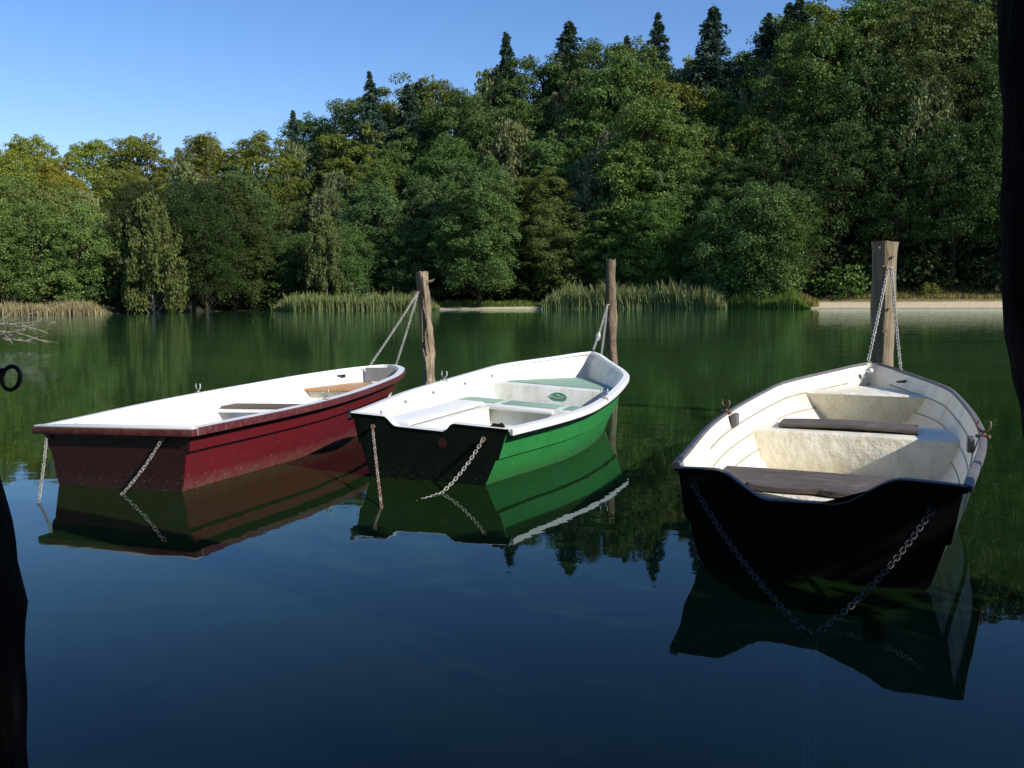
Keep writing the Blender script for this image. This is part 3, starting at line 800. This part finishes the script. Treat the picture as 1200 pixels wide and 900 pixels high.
def broadleaf(seed, H=18., R=5., lumpy=.5, base=2.0, nb=290, per=760, size=.128, spread=1.0, topness=1.0, mat='leaf', hang=0, blob=(.45, 1.35), squash=.75, bark='trunk'):
    global rng; rng = np.random.default_rng(seed); random.seed(seed)
    Q = []; tubes = []
    zc = (H+base)/2; hz = (H-base)/2
    tubes.append(([(0, 0, -1), (0, 0, H*.3), (.3*random.uniform(-1, 1), .3, H*.6), (.4*random.uniform(-1, 1), 0, H*.92)], [.34, .26, .16, .04], 8))
    cs = []
    for i in range(nb):
        v = (i+.5)/nb; z = -1+2*v; z = z+random.uniform(-.08, .08); z = max(-.97, min(.95, z)); an = i*2.39996+random.uniform(-.4, .4)
        rr = math.sqrt(max(0, 1-abs(z)**2.3*(1 if z > 0 else .55)))
        lump = 1+lumpy*noise.noise(Vector((math.cos(an)*1.5, math.sin(an)*1.5, z*2+seed)))+.15*noise.noise(Vector((math.cos(an)*4, math.sin(an)*4, z*5+seed)))
        fr_ = random.uniform(.72, 1.0) if random.random() < .78 else random.uniform(.35, .7)
        c = Vector((math.cos(an)*rr*R*fr_*lump, math.sin(an)*rr*R*fr_*lump, zc+z*hz*.94*lerp(1, lump, .5)))
        b = random.uniform(*blob)*lerp(1.1, .75, max(0, z))
        cs.append(c); Q.append(blob_leaves(c, b, int(per*random.uniform(.55, 1.4)*(b/1.15)**2), size, squash, .4, hang))
        if i % 5 == 0:
            z0_ = max(base*.6, c.z-rr*R*.7-1)
            tubes.append(([(0, 0, z0_), (c.x*.45, c.y*.45, lerp(z0_, c.z, .6)), (c.x*.9, c.y*.9, c.z)], [.1, .07, .02], 5))
    # inner fill: keeps the far side from showing through everywhere
    for i in range(nb//9):
        c = (random.uniform(-.4, .4)*R, random.uniform(-.4, .4)*R, zc+random.uniform(-.7, .7)*hz)
        Q.append(blob_leaves(c, R*.3, 60, size*1.8, 1, 0))
    me = quads_mesh('crown', np.concatenate(Q)); me.materials.append(M[mat])
    return me, tube_mesh('trunk', tubes, M[bark]), H
def birch(seed, H=17., R=3.6):
    global rng; rng = np.random.default_rng(seed); random.seed(seed)
    Q = []; tubes = [([(0, 0, -1), (.15, 0, H*.4), (-.1, .1, H*.75), (0, 0, H*.98)], [.2, .14, .08, .02], 8)]
    for i in range(46):
        z = lerp(H*.25, H*.95, i/45); an = i*2.4+random.uniform(-.5, .5)
        rr = R*math.sin(min(1, (H*1.02-z)/(H*.45))*PI/2)*random.uniform(.55, 1)
        tip = Vector((math.cos(an)*rr, math.sin(an)*rr, z+.4))
        tubes.append(([(0, 0, z-rr*.7), (tip.x*.6, tip.y*.6, z), tuple(tip)], [.05, .035, .012], 5))
        for k in range(7):
            c = tip*random.uniform(.45, 1.08); c.z = tip.z+random.uniform(-.3, .4)
            c.x += random.uniform(-.7, .7); c.y += random.uniform(-.7, .7)
            ln = random.uniform(.8, 2.6); n = int(34*ln)
            P = np.array([c.x, c.y, c.z])+rng.normal(size=(n, 3))*np.array([.2, .2, .1]); P[:, 2] -= rng.random(n)*ln
            nr = rng.normal(size=(n, 3)); nr /= np.linalg.norm(nr, axis=1)[:, None]
            a = np.cross(nr, [0, 0, 1.]); a /= np.linalg.norm(a, axis=1)[:, None]+1e-9
            b = np.cross(nr, a)*.6+np.array([0, 0, -.6]); s = (.20*(.6+.8*rng.random(n)))[:, None]
            Q.append(np.stack([P-a*s*.5, P-b*s*.8, P+a*s*.5, P+b*s*.8], 1))
    me = quads_mesh('crown', np.concatenate(Q)); me.materials.append(M['birchleaf'])
    return me, tube_mesh('trunk', tubes, M['birchbark']), H
def spruce(seed, H=20., R=3.2):
    global rng; rng = np.random.default_rng(seed); random.seed(seed)
    Q = []; tubes = [([(0, 0, -1), (0, 0, H*.5), (0, 0, H*.995)], [.28, .16, .015], 8)]
    z = H*.12; k = 0
    while z < H*.985:
        f_ = (z/H); rr = R*(1-f_)**.95*random.uniform(.75, 1.2)+.03
        nbr = 9
        for b_ in range(nbr):
            if random.random() < .12: continue
            an = b_*2*PI/nbr+k*.7+random.uniform(-.25, .25); L_ = rr*random.uniform(.6, 1.12)
            n = int(40*L_+10); s_ = rng.random(n)**.8; zb_ = z+random.uniform(-.35, .35)*(1-f_*.7)
            dr = -.42*L_*s_**1.4+.14*L_*s_**4+(.28*L_*s_ if f_ > .85 else 0)
            side = rng.normal(size=n)*.20*L_*(1.15-s_)+rng.normal(size=n)*.08
            P = np.stack([math.cos(an)*L_*s_-math.sin(an)*side, math.sin(an)*L_*s_+math.cos(an)*side, zb_+dr-rng.random(n)*.45*(.4+L_*.3)], 1)
            dirv = np.tile(np.array([math.cos(an), math.sin(an), -.45]), (n, 1))+rng.normal(size=(n, 3))*.4
            dirv /= np.linalg.norm(dirv, axis=1)[:, None]
            up3 = np.cross(dirv, rng.normal(size=(n, 3))*.5+np.array([0, 0, 1.])); up3 /= np.linalg.norm(up3, axis=1)[:, None]
            s = (.24*(.6+.7*rng.random(n)))[:, None]
            Q.append(np.stack([P-up3*s*.32, P-dirv*s*.5, P+up3*s*.28, P+dirv*s*.9], 1))
        z += lerp(.60, .30, f_)*random.uniform(.7, 1.3); k += 1
    me = quads_mesh('crown', np.concatenate(Q)); me.materials.append(M['needle'])
    return me, tube_mesh('trunk', tubes, M['trunk']), H

PROTO = {
 'oak': [broadleaf(101), broadleaf(102, R=5.4, nb=310), broadleaf(103, R=4.6, H=18, blob=(.5, 1.2), lumpy=.7), broadleaf(104, R=5.0, base=1, squash=.55), broadleaf(105, R=4.2, squash=.95, blob=(.4, 1.2), nb=300)],
 'alder': [broadleaf(201, H=12, R=4.0, base=0, lumpy=.8, nb=220, per=700, size=.108, mat='bushleaf', blob=(.35, 1.05)), broadleaf(202, H=12, R=4.5, base=0, lumpy=.8, nb=230, per=700, size=.108, mat='bushleaf', blob=(.35, 1.1)), broadleaf(203, H=12, R=3.6, base=0, nb=200, per=650, size=.112, mat='bushleaf', blob=(.45, 1.2), squash=.95)],
 'birch': [birch(301), birch(302, R=4.2), birch(303, H=17, R=3.2)],
 'spruce': [spruce(401, R=7.6), spruce(402, R=8.8), spruce(403, R=6.6), spruce(404, R=8.0)],
 'bush': [broadleaf(501, H=3.4, R=2.2, base=0, nb=50, per=70, size=.20, mat='bushleaf', blob=(.4, .85)), broadleaf(502, H=3.2, R=2.0, base=0, nb=45, per=70, size=.20, mat='bushleaf', blob=(.4, .8))],
 'dark': [broadleaf(601, H=20, R=5.4, base=4.5, nb=190, per=320), broadleaf(602, H=20, R=4.8, base=5.5, nb=170, per=320), ],
}
used = set()
def tree(kind, x, y, top, color, name, label, group=None, v=None, minw=None, cat='tree', widen=1.0):
    ps = PROTO[kind]; v = random.randrange(len(ps)) if v is None else v % len(ps)
    g = ground(x, y)
    if kind == 'alder' and top-g > 17: ps = PROTO['oak']; v = v % len(ps)
    cm, tm, H = ps[v]
    sc = max(.15, (top-g)/H)
    r = tag(empty(name, (x, y, g)), label, cat, group)
    a = random.uniform(0, 2*PI)
    w_ = (minw/ sc if minw and minw > sc else 1.0)*widen
    if kind == 'spruce': r.rotation_euler = (random.uniform(-.03, .03), random.uniform(-.04, .04), 0); w_ *= random.uniform(.8, 1.15)
    for nm, me_ in (('crown', cm), ('trunk', tm)):
        o = bpy.data.objects.new(nm, me_); COL.objects.link(o); o.parent = r
        o.scale = (sc*w_, sc*w_, sc); o.rotation_euler = (0, 0, a); o.color = (*color, 1)
    return r

# ------------------------------------------------------------------ the far forest
# skyline of the wood as picture height over the picture's width
SKX = [-120, 0, 40, 70, 100, 120, 150, 180, 212, 225, 250, 300, 345, 400, 430, 460, 490, 530, 560, 600, 640, 700, 740, 800, 850, 868, 890, 930, 980, 1040, 1100, 1180, 1320]
SKY = [150, 152, 158, 160, 164, 160, 168, 160, 174, 168, 158, 158, 142, 124, 118, 116, 108, 86, 82, 74, 74, 50, 48, 66, 80, 70, 38, 12, -8, -25, -40, -45, -60]
def sky(px): return interp(px, SKX, SKY)
def zone(px):
    for lim, s in ((60, 'at the far left'), (135, 'above the left reed bed'), (215, 'left of the dark cove'), (330, 'over the dark cove'), (440, 'above the maroon boat bow'),
                   (560, 'around the barked post'), (660, 'over the green boat'), (780, 'around the thin post'), (900, 'left of the cream boat'), (1010, 'left of the sawn post'), (1110, 'right of the sawn post')):
        if px < lim: return s
    return 'at the far right'
ROWN = ['at the water line', 'in the second row', 'halfway up the slope', 'high on the slope', 'on the skyline', 'on the skyline']
COLN = {'oak': [('dark green broadleaf tree', (.75, .85, .8)), ('mid green broadleaf tree', (1, 1, .95)), ('olive green broadleaf tree', (1.2, 1.05, .8)), ('yellow green broadleaf tree', (1.4, 1.2, .7))],
        'birch': [('pale drooping birch', (1, 1, 1)), ('greyish green drooping birch', (.85, .92, 1.05))],
        'alder': [('bushy bright green alder', (1, 1, 1)), ('bushy dark green alder', (.82, .88, .82))],
        'spruce': [('dark pointed spruce', (1, 1, 1))], 'dark': [('shade darkened high crowned tree', (.6, .68, .6))]}  # high crowned kind has the shade under the wood in its tint
R_ = random.Random(5)
rows = [(6.5, .40, 62, 'front'), (12, .58, 60, ''), (19, .74, 62, ''), (29, .88, 64, ''), (40, 1.0, 66, '')]
forest_jobs = []
for ri, (dy, fr_, sp_, _) in enumerate(rows):
    px = -150+R_.uniform(0, 40)
    while px < 1420:
        step = sp_*R_.uniform(.75, 1.2)
        # depth along this pixel column
        Y = 100
        for _i in range(6):
            X = at(px, 300, Y=Y).x; Y = shore(X)+dy+R_.uniform(-1.2, 1.2)
        X = at(px, 300, Y=Y).x
        f_ = fr_*R_.uniform(.90, 1.06) if ri < 4 else R_.uniform(.97, 1.01)
        base_y = 352
        if px < 135: f_ = f_ if ri > 1 else f_*.95
        beach = px > 900 and ri < 2
        cove = 128 < px < 330
        if ri == 0 and (px > 925 or 525 < px < 600): px += step; continue
        ty = lerp(base_y, sky(px), min(f_, 1.01))
        if px < 335 and ri < 2: ty = lerp(base_y, sky(px), .62*R_.uniform(.9, 1.05)+.12*ri)
        top = at(px, ty, Y=Y).z
        u = R_.random()
        if ri == 0: kind = 'alder' if u < .7 or px < 130 else 'oak'
        elif ri == 4: kind = 'oak' if u < .80 else 'birch'
        else: kind = 'oak' if u < .52 else ('birch' if u < .86 else 'alder')
        if beach or (px > 900 and ri == 2): kind = 'dark'
        if cove and ri < 3: kind = 'dark' if ri < 2 else 'oak'
        ci = R_.randrange(len(COLN[kind]))
        if kind == 'oak' and ri >= 3 and px < 215: ci = R_.choice([2, 3])
        if kind == 'oak' and px > 300 and ci == 3 and R_.random() < .7: ci = 1
        if kind == 'oak' and ci == 3 and ri < 3: ci = 1
        nm, colr = COLN[kind][ci]
        if px < 215 and kind == 'oak' and R_.random() < .22 and ri >= 3:
            nm, colr = 'rusty autumn broadleaf tree', (1.6, 1.02, .6)
        if px < 138: colr = tuple(c*q for c, q in zip(colr, (1.5, 1.4, 1.2)))  # left shore trees tinted lighter and yellower to look sunlit
        if cove and ri < 3: colr = tuple(c*.5 for c in colr)  # shade of the cove put into the leaf tint
        forest_jobs.append((ri, px, kind, X, Y, top, tuple(c*R_.uniform(.88, 1.12) for c in colr), nm))
        px += step
for ri, px, kind, X, Y, top, colr, nm in forest_jobs:
    if ri >= 1 and top-ground(X, Y) < 5: top = ground(X, Y)+8
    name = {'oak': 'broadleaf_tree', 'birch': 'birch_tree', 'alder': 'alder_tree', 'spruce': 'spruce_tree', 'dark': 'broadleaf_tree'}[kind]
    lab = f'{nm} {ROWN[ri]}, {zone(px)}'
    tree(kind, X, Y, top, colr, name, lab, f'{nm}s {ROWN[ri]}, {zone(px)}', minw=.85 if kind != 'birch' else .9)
# conifers breaking the skyline
for px, ty, dy, v, lab in ((440, 80, 30, 0, 'lone dark spruce standing up on the skyline above the barked post'),
    (490, 92, 36, 1, 'small dark spruce tip on the skyline right of the lone spruce'),
    (594, 34, 38, 2, 'broad dark spruce on the skyline above the green boat'),
(658, 20, 40, 1, 'dark ragged spruce on the skyline left of the thin post'),
(740, 38, 44, 2, 'grey green thin topped spruce right of the thin post, on the skyline'),
    (777, 10, 42, 0, 'narrow dark spruce on the skyline, left one of the two tallest'),
    (828, 0, 34, 1, 'tall blue green spruce whose tip touches the top of the picture'),
    (345, 126, 30, 2, 'small spruce tip above the middle of the dark cove'),
    (890, 14, 38, 0, 'feathery spruce where the wood reaches the top of the picture'),
    (915, 2, 40, 2, 'ragged spruce beside the feathery one near the top of the picture'),
    (942, -6, 36, 1, 'dense spruce high above the left of the sawn post'),
(478, 96, 30, 3, 'low spruce tip between the lone spruce and its neighbour')):
    Y = 130
    for _i in range(6): Y = shore(at(px, 200, Y=Y).x)+dy
    p = at(px, ty, Y=Y)
    tree('spruce', p.x, p.y, p.z, (.85, .95, 1.0), 'spruce_tree', lab, 'spruces on the skyline', v=v, minw=.9)
# trees beyond the right edge that keep the wood behind the beach in shade
for X, Y, hgt in ((63, 98, 19), (71, 94, 21), (80, 89, 23), (58, 103, 22), (89, 84, 23), (67, 106, 26)):
    tree('dark', X, Y, ground(X, Y)+hgt, (.8, .9, .8), 'broadleaf_tree', 'dark high crowned tree beyond the right end of the beach', 'trees beyond the right end of the beach')
# undergrowth behind the beach and in the cove, canopy shade put into its colour
for i, px in enumerate(list(range(905, 1240, 26))+[520, 545, 575, 600, 625]+list(range(135, 330, 24))):
    Y = 100
    for _i in range(5): Y = shore(at(px, 330, Y=Y).x)+R_.uniform(11, 14) if px > 640 or px > 335 else shore(at(px, 330, Y=Y).x)+R_.uniform(1.5, 3)
    if 500 < px < 640: Y -= 5
    p = at(px, 330, Y=Y)
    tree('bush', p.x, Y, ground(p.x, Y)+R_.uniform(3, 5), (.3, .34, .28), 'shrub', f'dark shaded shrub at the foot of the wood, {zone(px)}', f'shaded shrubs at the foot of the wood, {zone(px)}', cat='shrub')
for px, dy, ty, wid, lab in ((995, 8, 313, 1.0, 'small bright green bush on the beach left of the sawn post'), (905, 6, 300, 1.2, 'green bush behind the sedge at the end of the reeds'), (1090, 9, 332, .9, 'low dry tuft like bush on the beach right of the sawn post'),
                        (965, 9, 320, 1.0, 'green bush beside the bare brown shrub')):
    Y = 90
    for _i in range(5): Y = shore(at(px, 330, Y=Y).x)+dy
    p = at(px, ty, Y=Y); tree('bush', p.x, Y, p.z, (1.1, 1.15, .9) if px != 1090 else (1.6, 1.1, .7), 'shrub', lab, cat='shrub')
# bright trees standing in front of the row, distinct in the photograph
for px, dy, ty, kind, c, lab in ((900, 4, 215, 'alder', (.95, 1.0, .9), 'large bright green alder at the right end of the reeds'),
    (850, 3, 235, 'alder', (.85, .95, .9), 'bushy green alder just left of the large bright one'),
    (560, 2, 190, 'alder', (.9, 1.0, 1.0), 'pale green alder standing forward right of the barked post'),
    (380, 2.5, 250, 'birch', (.8, .85, .65), 'small yellowish birch over the water left of the barked post'),
    (175, 4, 225, 'birch', (.72, .74, .5), 'yellow green birch hanging over the dark cove'),
    (760, 12, 120, 'oak', (1.15, 1.15, .95), 'tall light green broadleaf tree behind the thin post'),
    (1090, 16, 90, 'birch', (1.0, 1.0, .95), 'pale birch high above the sawn post at right')):
    Y = 100
    for _i in range(6): Y = shore(at(px, 300, Y=Y).x)+dy
    p = at(px, ty, Y=Y); tree(kind, p.x, Y, p.z, c, kind.replace('oak', 'broadleaf')+'_tree', lab, cat='tree', minw=.8)
# unseen tall trees behind the camera, added to cut the sky fill
for X, Y, hgt in ((9, -12, 15), (3, -13.5, 17), (-4, -12, 16), (-11, -11, 17), (-17, -7, 16), (-20, 0, 15), (-21, 7, 14)):
    if X < -12: Y -= 1
    tree('oak', X, Y, ground(X, Y)+hgt, (.8, .85, .8), 'broadleaf_tree', 'unseen tall broadleaf tree added behind the camera to block sky light', 'unseen tall trees added behind the camera to block sky light')
# bare brown shrub
Rb = random.Random(3)
def twigs(p, d, L_, r_, lev, tubes):
    q = p+d*L_*.5+Vector((Rb.uniform(-1, 1), Rb.uniform(-1, 1), Rb.uniform(-.3, .6)))*L_*.08; e = p+d*L_
    tubes.append(([tuple(p), tuple(q), tuple(e)], [r_, r_*.8, r_*.55], 5))
    if lev:
        for _ in range(4):
            nd = (d+Vector((Rb.uniform(-1, 1), Rb.uniform(-1, 1), Rb.uniform(-.4, .8)))*.75).normalized()
            twigs(p.lerp(e, Rb.uniform(.4, 1)), nd, L_*Rb.uniform(.5, .8), r_*.6, lev-1, tubes)
tubes = []
for k in range(9): twigs(Vector((Rb.uniform(-.5, .5), Rb.uniform(-.5, .5), 0)), Vector((Rb.uniform(-.7, .7), Rb.uniform(-.5, .5), 1)).normalized(), Rb.uniform(1.6, 2.4), .05, 3, tubes)
Yb = shore(at(968, 330, Y=95).x)+8; p = at(968, 330, Y=Yb)
me = tube_mesh('bare_shrub', tubes, M['twig']); o = bpy.data.objects.new('bare_shrub', me); COL.objects.link(o); o.location = (p.x, Yb, ground(p.x, Yb)); o.scale = (1.1, 1.1, 1.1)
tag(o, 'bare brown leafless shrub in front of the dark wood behind the beach', 'shrub')

# ------------------------------------------------------------------ reeds and grasses
def blades(name, label, px0, px1, n, h0, h1, mat, depth=(-2.4, 1.5), wd=.05, plume=0, cat='reeds'):
    g = np.random.default_rng(len(label)); V = []
    for i in range(n):
        px = g.uniform(px0, px1); Y = 95
        for _i in range(3): Y = shore(at(px, 355, Y=Y).x)
        dd = g.uniform(*depth); Y += dd; X = at(px, 355, Y=Y).x
        z = max(-.15, ground(X, Y)-.05)
        edge = min(1, min(px-px0, px1-px)/26+.25)
        h = lerp(h0, h1, g.random()**1.3)*edge*(1+.45*noise.noise(Vector((X*.45, Y*.4, 0)))+.3*noise.noise(Vector((X*1.7, Y, 4))))
        lx, ly = (g.normal()*.16+.10*noise.noise(Vector((X*.6, 0, 7))))*h, g.normal()*.12*h; a = g.uniform(0, PI); wx, wy = math.cos(a)*wd, math.sin(a)*wd
        b = np.array([X, Y, z]); m = b+[lx*.4, ly*.4, h*.6]; t = b+[lx, ly, h]
        V += [b-[wx, wy, 0], b+[wx, wy, 0], m+[wx*.8, wy*.8, 0], m-[wx*.8, wy*.8, 0]]
        k = .9 if (plume and g.random() < plume) else .15
        t0 = m if k < .5 else m
        V += [m-[wx*.8, wy*.8, 0], m+[wx*.8, wy*.8, 0], t+[wx*k, wy*k, 0], t-[wx*k, wy*k, 0]]
    me = quads_mesh(name, np.array(V)); o = link(name, me, mat)
    return tag(o, label, cat, kind='stuff')
blades('reed_bed', 'strip of pale straw coloured reeds at the left shore', -60, 131, 4500, .7, 1.3, M['strawreed'], (-2.0, 1.2))
blades('reed_bed', 'green reed bed on the far shore left of the barked post', 318, 515, 5200, 1.2, 2.3, M['reed'], (-2.4, 1.6), plume=.1)
blades('reed_bed', 'tall green reed bed on the far shore around the thin post', 634, 852, 9000, 1.2, 3.0, M['reed'], (-2.6, 1.6), plume=.15)
blades('sedge', 'fresh green sedge at the right end of the tall reed bed', 846, 950, 4200, 1.0, 1.9, M['sedge'], (-1.2, 1.4), cat='sedge')
blades('dry_grass', 'golden dry grass behind the green sedge', 850, 960, 2500, .8, 1.3, M['gold'], (.8, 4), cat='grass')
blades('dry_grass', 'dry golden grass along the top of the sandy beach', 950, 1240, 5000, .25, .6, M['gold'], (5.5, 11), cat='grass')
blades('dry_grass', 'short dry grass on the bank between the two green reed beds', 505, 638, 3500, .2, .6, M['sedge'], (1.8, 6), cat='grass')
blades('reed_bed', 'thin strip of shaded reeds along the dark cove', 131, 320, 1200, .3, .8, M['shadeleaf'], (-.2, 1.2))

# dead branches over the water at the left
Rb = random.Random(12); tubes = []
org = Vector((-15.5, 25, .15))
def limb(p, d, L_, r_, lev):
    n = 5; pts = [p]; dd = d.copy()
    for k in range(n):
        dd = (dd+Vector((Rb.uniform(-.2, .2), Rb.uniform(-.2, .2), Rb.uniform(-.13, .14)))).normalized(); pts.append(pts[-1]+dd*L_/n)
    tubes.append(([tuple(q-org) for q in pts], [lerp(r_, r_*.35, k/n) for k in range(n+1)], 6))
    if lev:
        for _ in range(3):
            k = Rb.randrange(1, n); nd = (dd+Vector((Rb.uniform(-.3, .5), Rb.uniform(-.6, .6), Rb.uniform(-.35, .45)))).normalized()
            limb(pts[k], nd, L_*Rb.uniform(.35, .6), r_*.55, lev-1)
for q in ((-10, 380, 1.9, .10), (-14, 388, 2.0, .02), (-10, 394, 1.4, .1), (-20, 384, 1.6, .25), (-10, 398, 1.0, .02)):
    s_ = at(q[0], q[1], Y=24+Rb.uniform(-.5, .5)); limb(s_, Vector((1, Rb.uniform(-.2, .2), q[3])).normalized(), q[2], .028, 2)
p0 = at(-14, 390, Y=24); tubes.append(([tuple(p0-org+Vector((-3, .3, -.9))), tuple(p0-org+Vector((-1, .1, -.1))), tuple(p0-org)], [.12, .09, .05], 8))
me = tube_mesh('fallen_branch', tubes, M['deadwood']); o = bpy.data.objects.new('fallen_branch', me); COL.objects.link(o); o.location = org
tag(o, 'pale dead fallen branch spreading over the water at the left edge', 'branch')

# ------------------------------------------------------------------ near bank trees (right edge trunk and unseen ones added for shade)
YT = 2.15
root = tag(empty('leaning_tree', (1.66, YT, .1)), 'dark leaning tree trunk filling the right edge, close to the camera', 'tree')
edge = [(1240, 700), (1216, 560), (1200, 480), (1190, 420), (1181, 380), (1177, 330), (1178, 250), (1176, 120), (1176, 0), (1172, -200), (1168, -500)]
pts = []; rad = []
for i, (ex, ey) in enumerate(edge):
    p = at(ex+9, ey, Y=YT); r_ = lerp(.21, .16, i/10); pts.append(p+Vector((r_, 0, 0))-root.location); rad.append(r_)
pts.insert(0, pts[0]+Vector((.08, 0, -.6))); rad.insert(0, .26)
last = pts[-1]
pts += [last+Vector((.1, -.2, 1.2)), last+Vector((.6, -.8, 2.6)), last+Vector((1.2, -1.6, 4.2))]; rad += [.13, .1, .04]
dense = []; dr = []
for k in range(len(pts)-1):
    for m_ in range(5): dense.append(pts[k].lerp(pts[k+1], m_/5)); dr.append(lerp(rad[k], rad[k+1], m_/5))
dense.append(pts[-1]); dr.append(rad[-1])
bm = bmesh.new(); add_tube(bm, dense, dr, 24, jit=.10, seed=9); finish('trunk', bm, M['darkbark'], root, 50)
rng = np.random.default_rng(77); Q = []  # crown out of view, placed to shade the near bank and water
for k in range(60):
    c_ = last+Vector((R_.uniform(-.4, 2.0), R_.uniform(-4.8, -2.9), R_.uniform(1.2, 5)))
    Q.append(blob_leaves(c_, .6, 90, .10, .7))
me = quads_mesh('crown', np.concatenate(Q)); link('crown', me, M['leaf'], root)
def shade_tree(x, y, hgt, R, label, seed, base):
    cm, tm, H = broadleaf(seed, H=hgt, R=R, base=base, nb=90, per=120, size=.12 if hgt < 4 else .22, blob=(.25, .45) if hgt < 4 else (.6, 1.2), lumpy=.2)
    g = ground(x, y); r = tag(empty('bank_shade_tree', (x, y, g)), label, 'tree')
    for nm, me_ in (('crown', cm), ('trunk', tm)):
        o = bpy.data.objects.new(nm, me_); COL.objects.link(o); o.parent = r
shade_tree(6.6, -5.4, 7.2, 2.4, 'unseen leafy tree added for shade on the near bank, right of the camera', 801, .6)
shade_tree(4.0, -7.6, 7.0, 2.6, 'unseen leafy tree added for shade on the near bank behind the camera', 802, .6)
shade_tree(4.05, .85, 3.1, 1.05, 'small unseen shrub added for shade on the near bank, right of the leaning trunk', 803, .1)
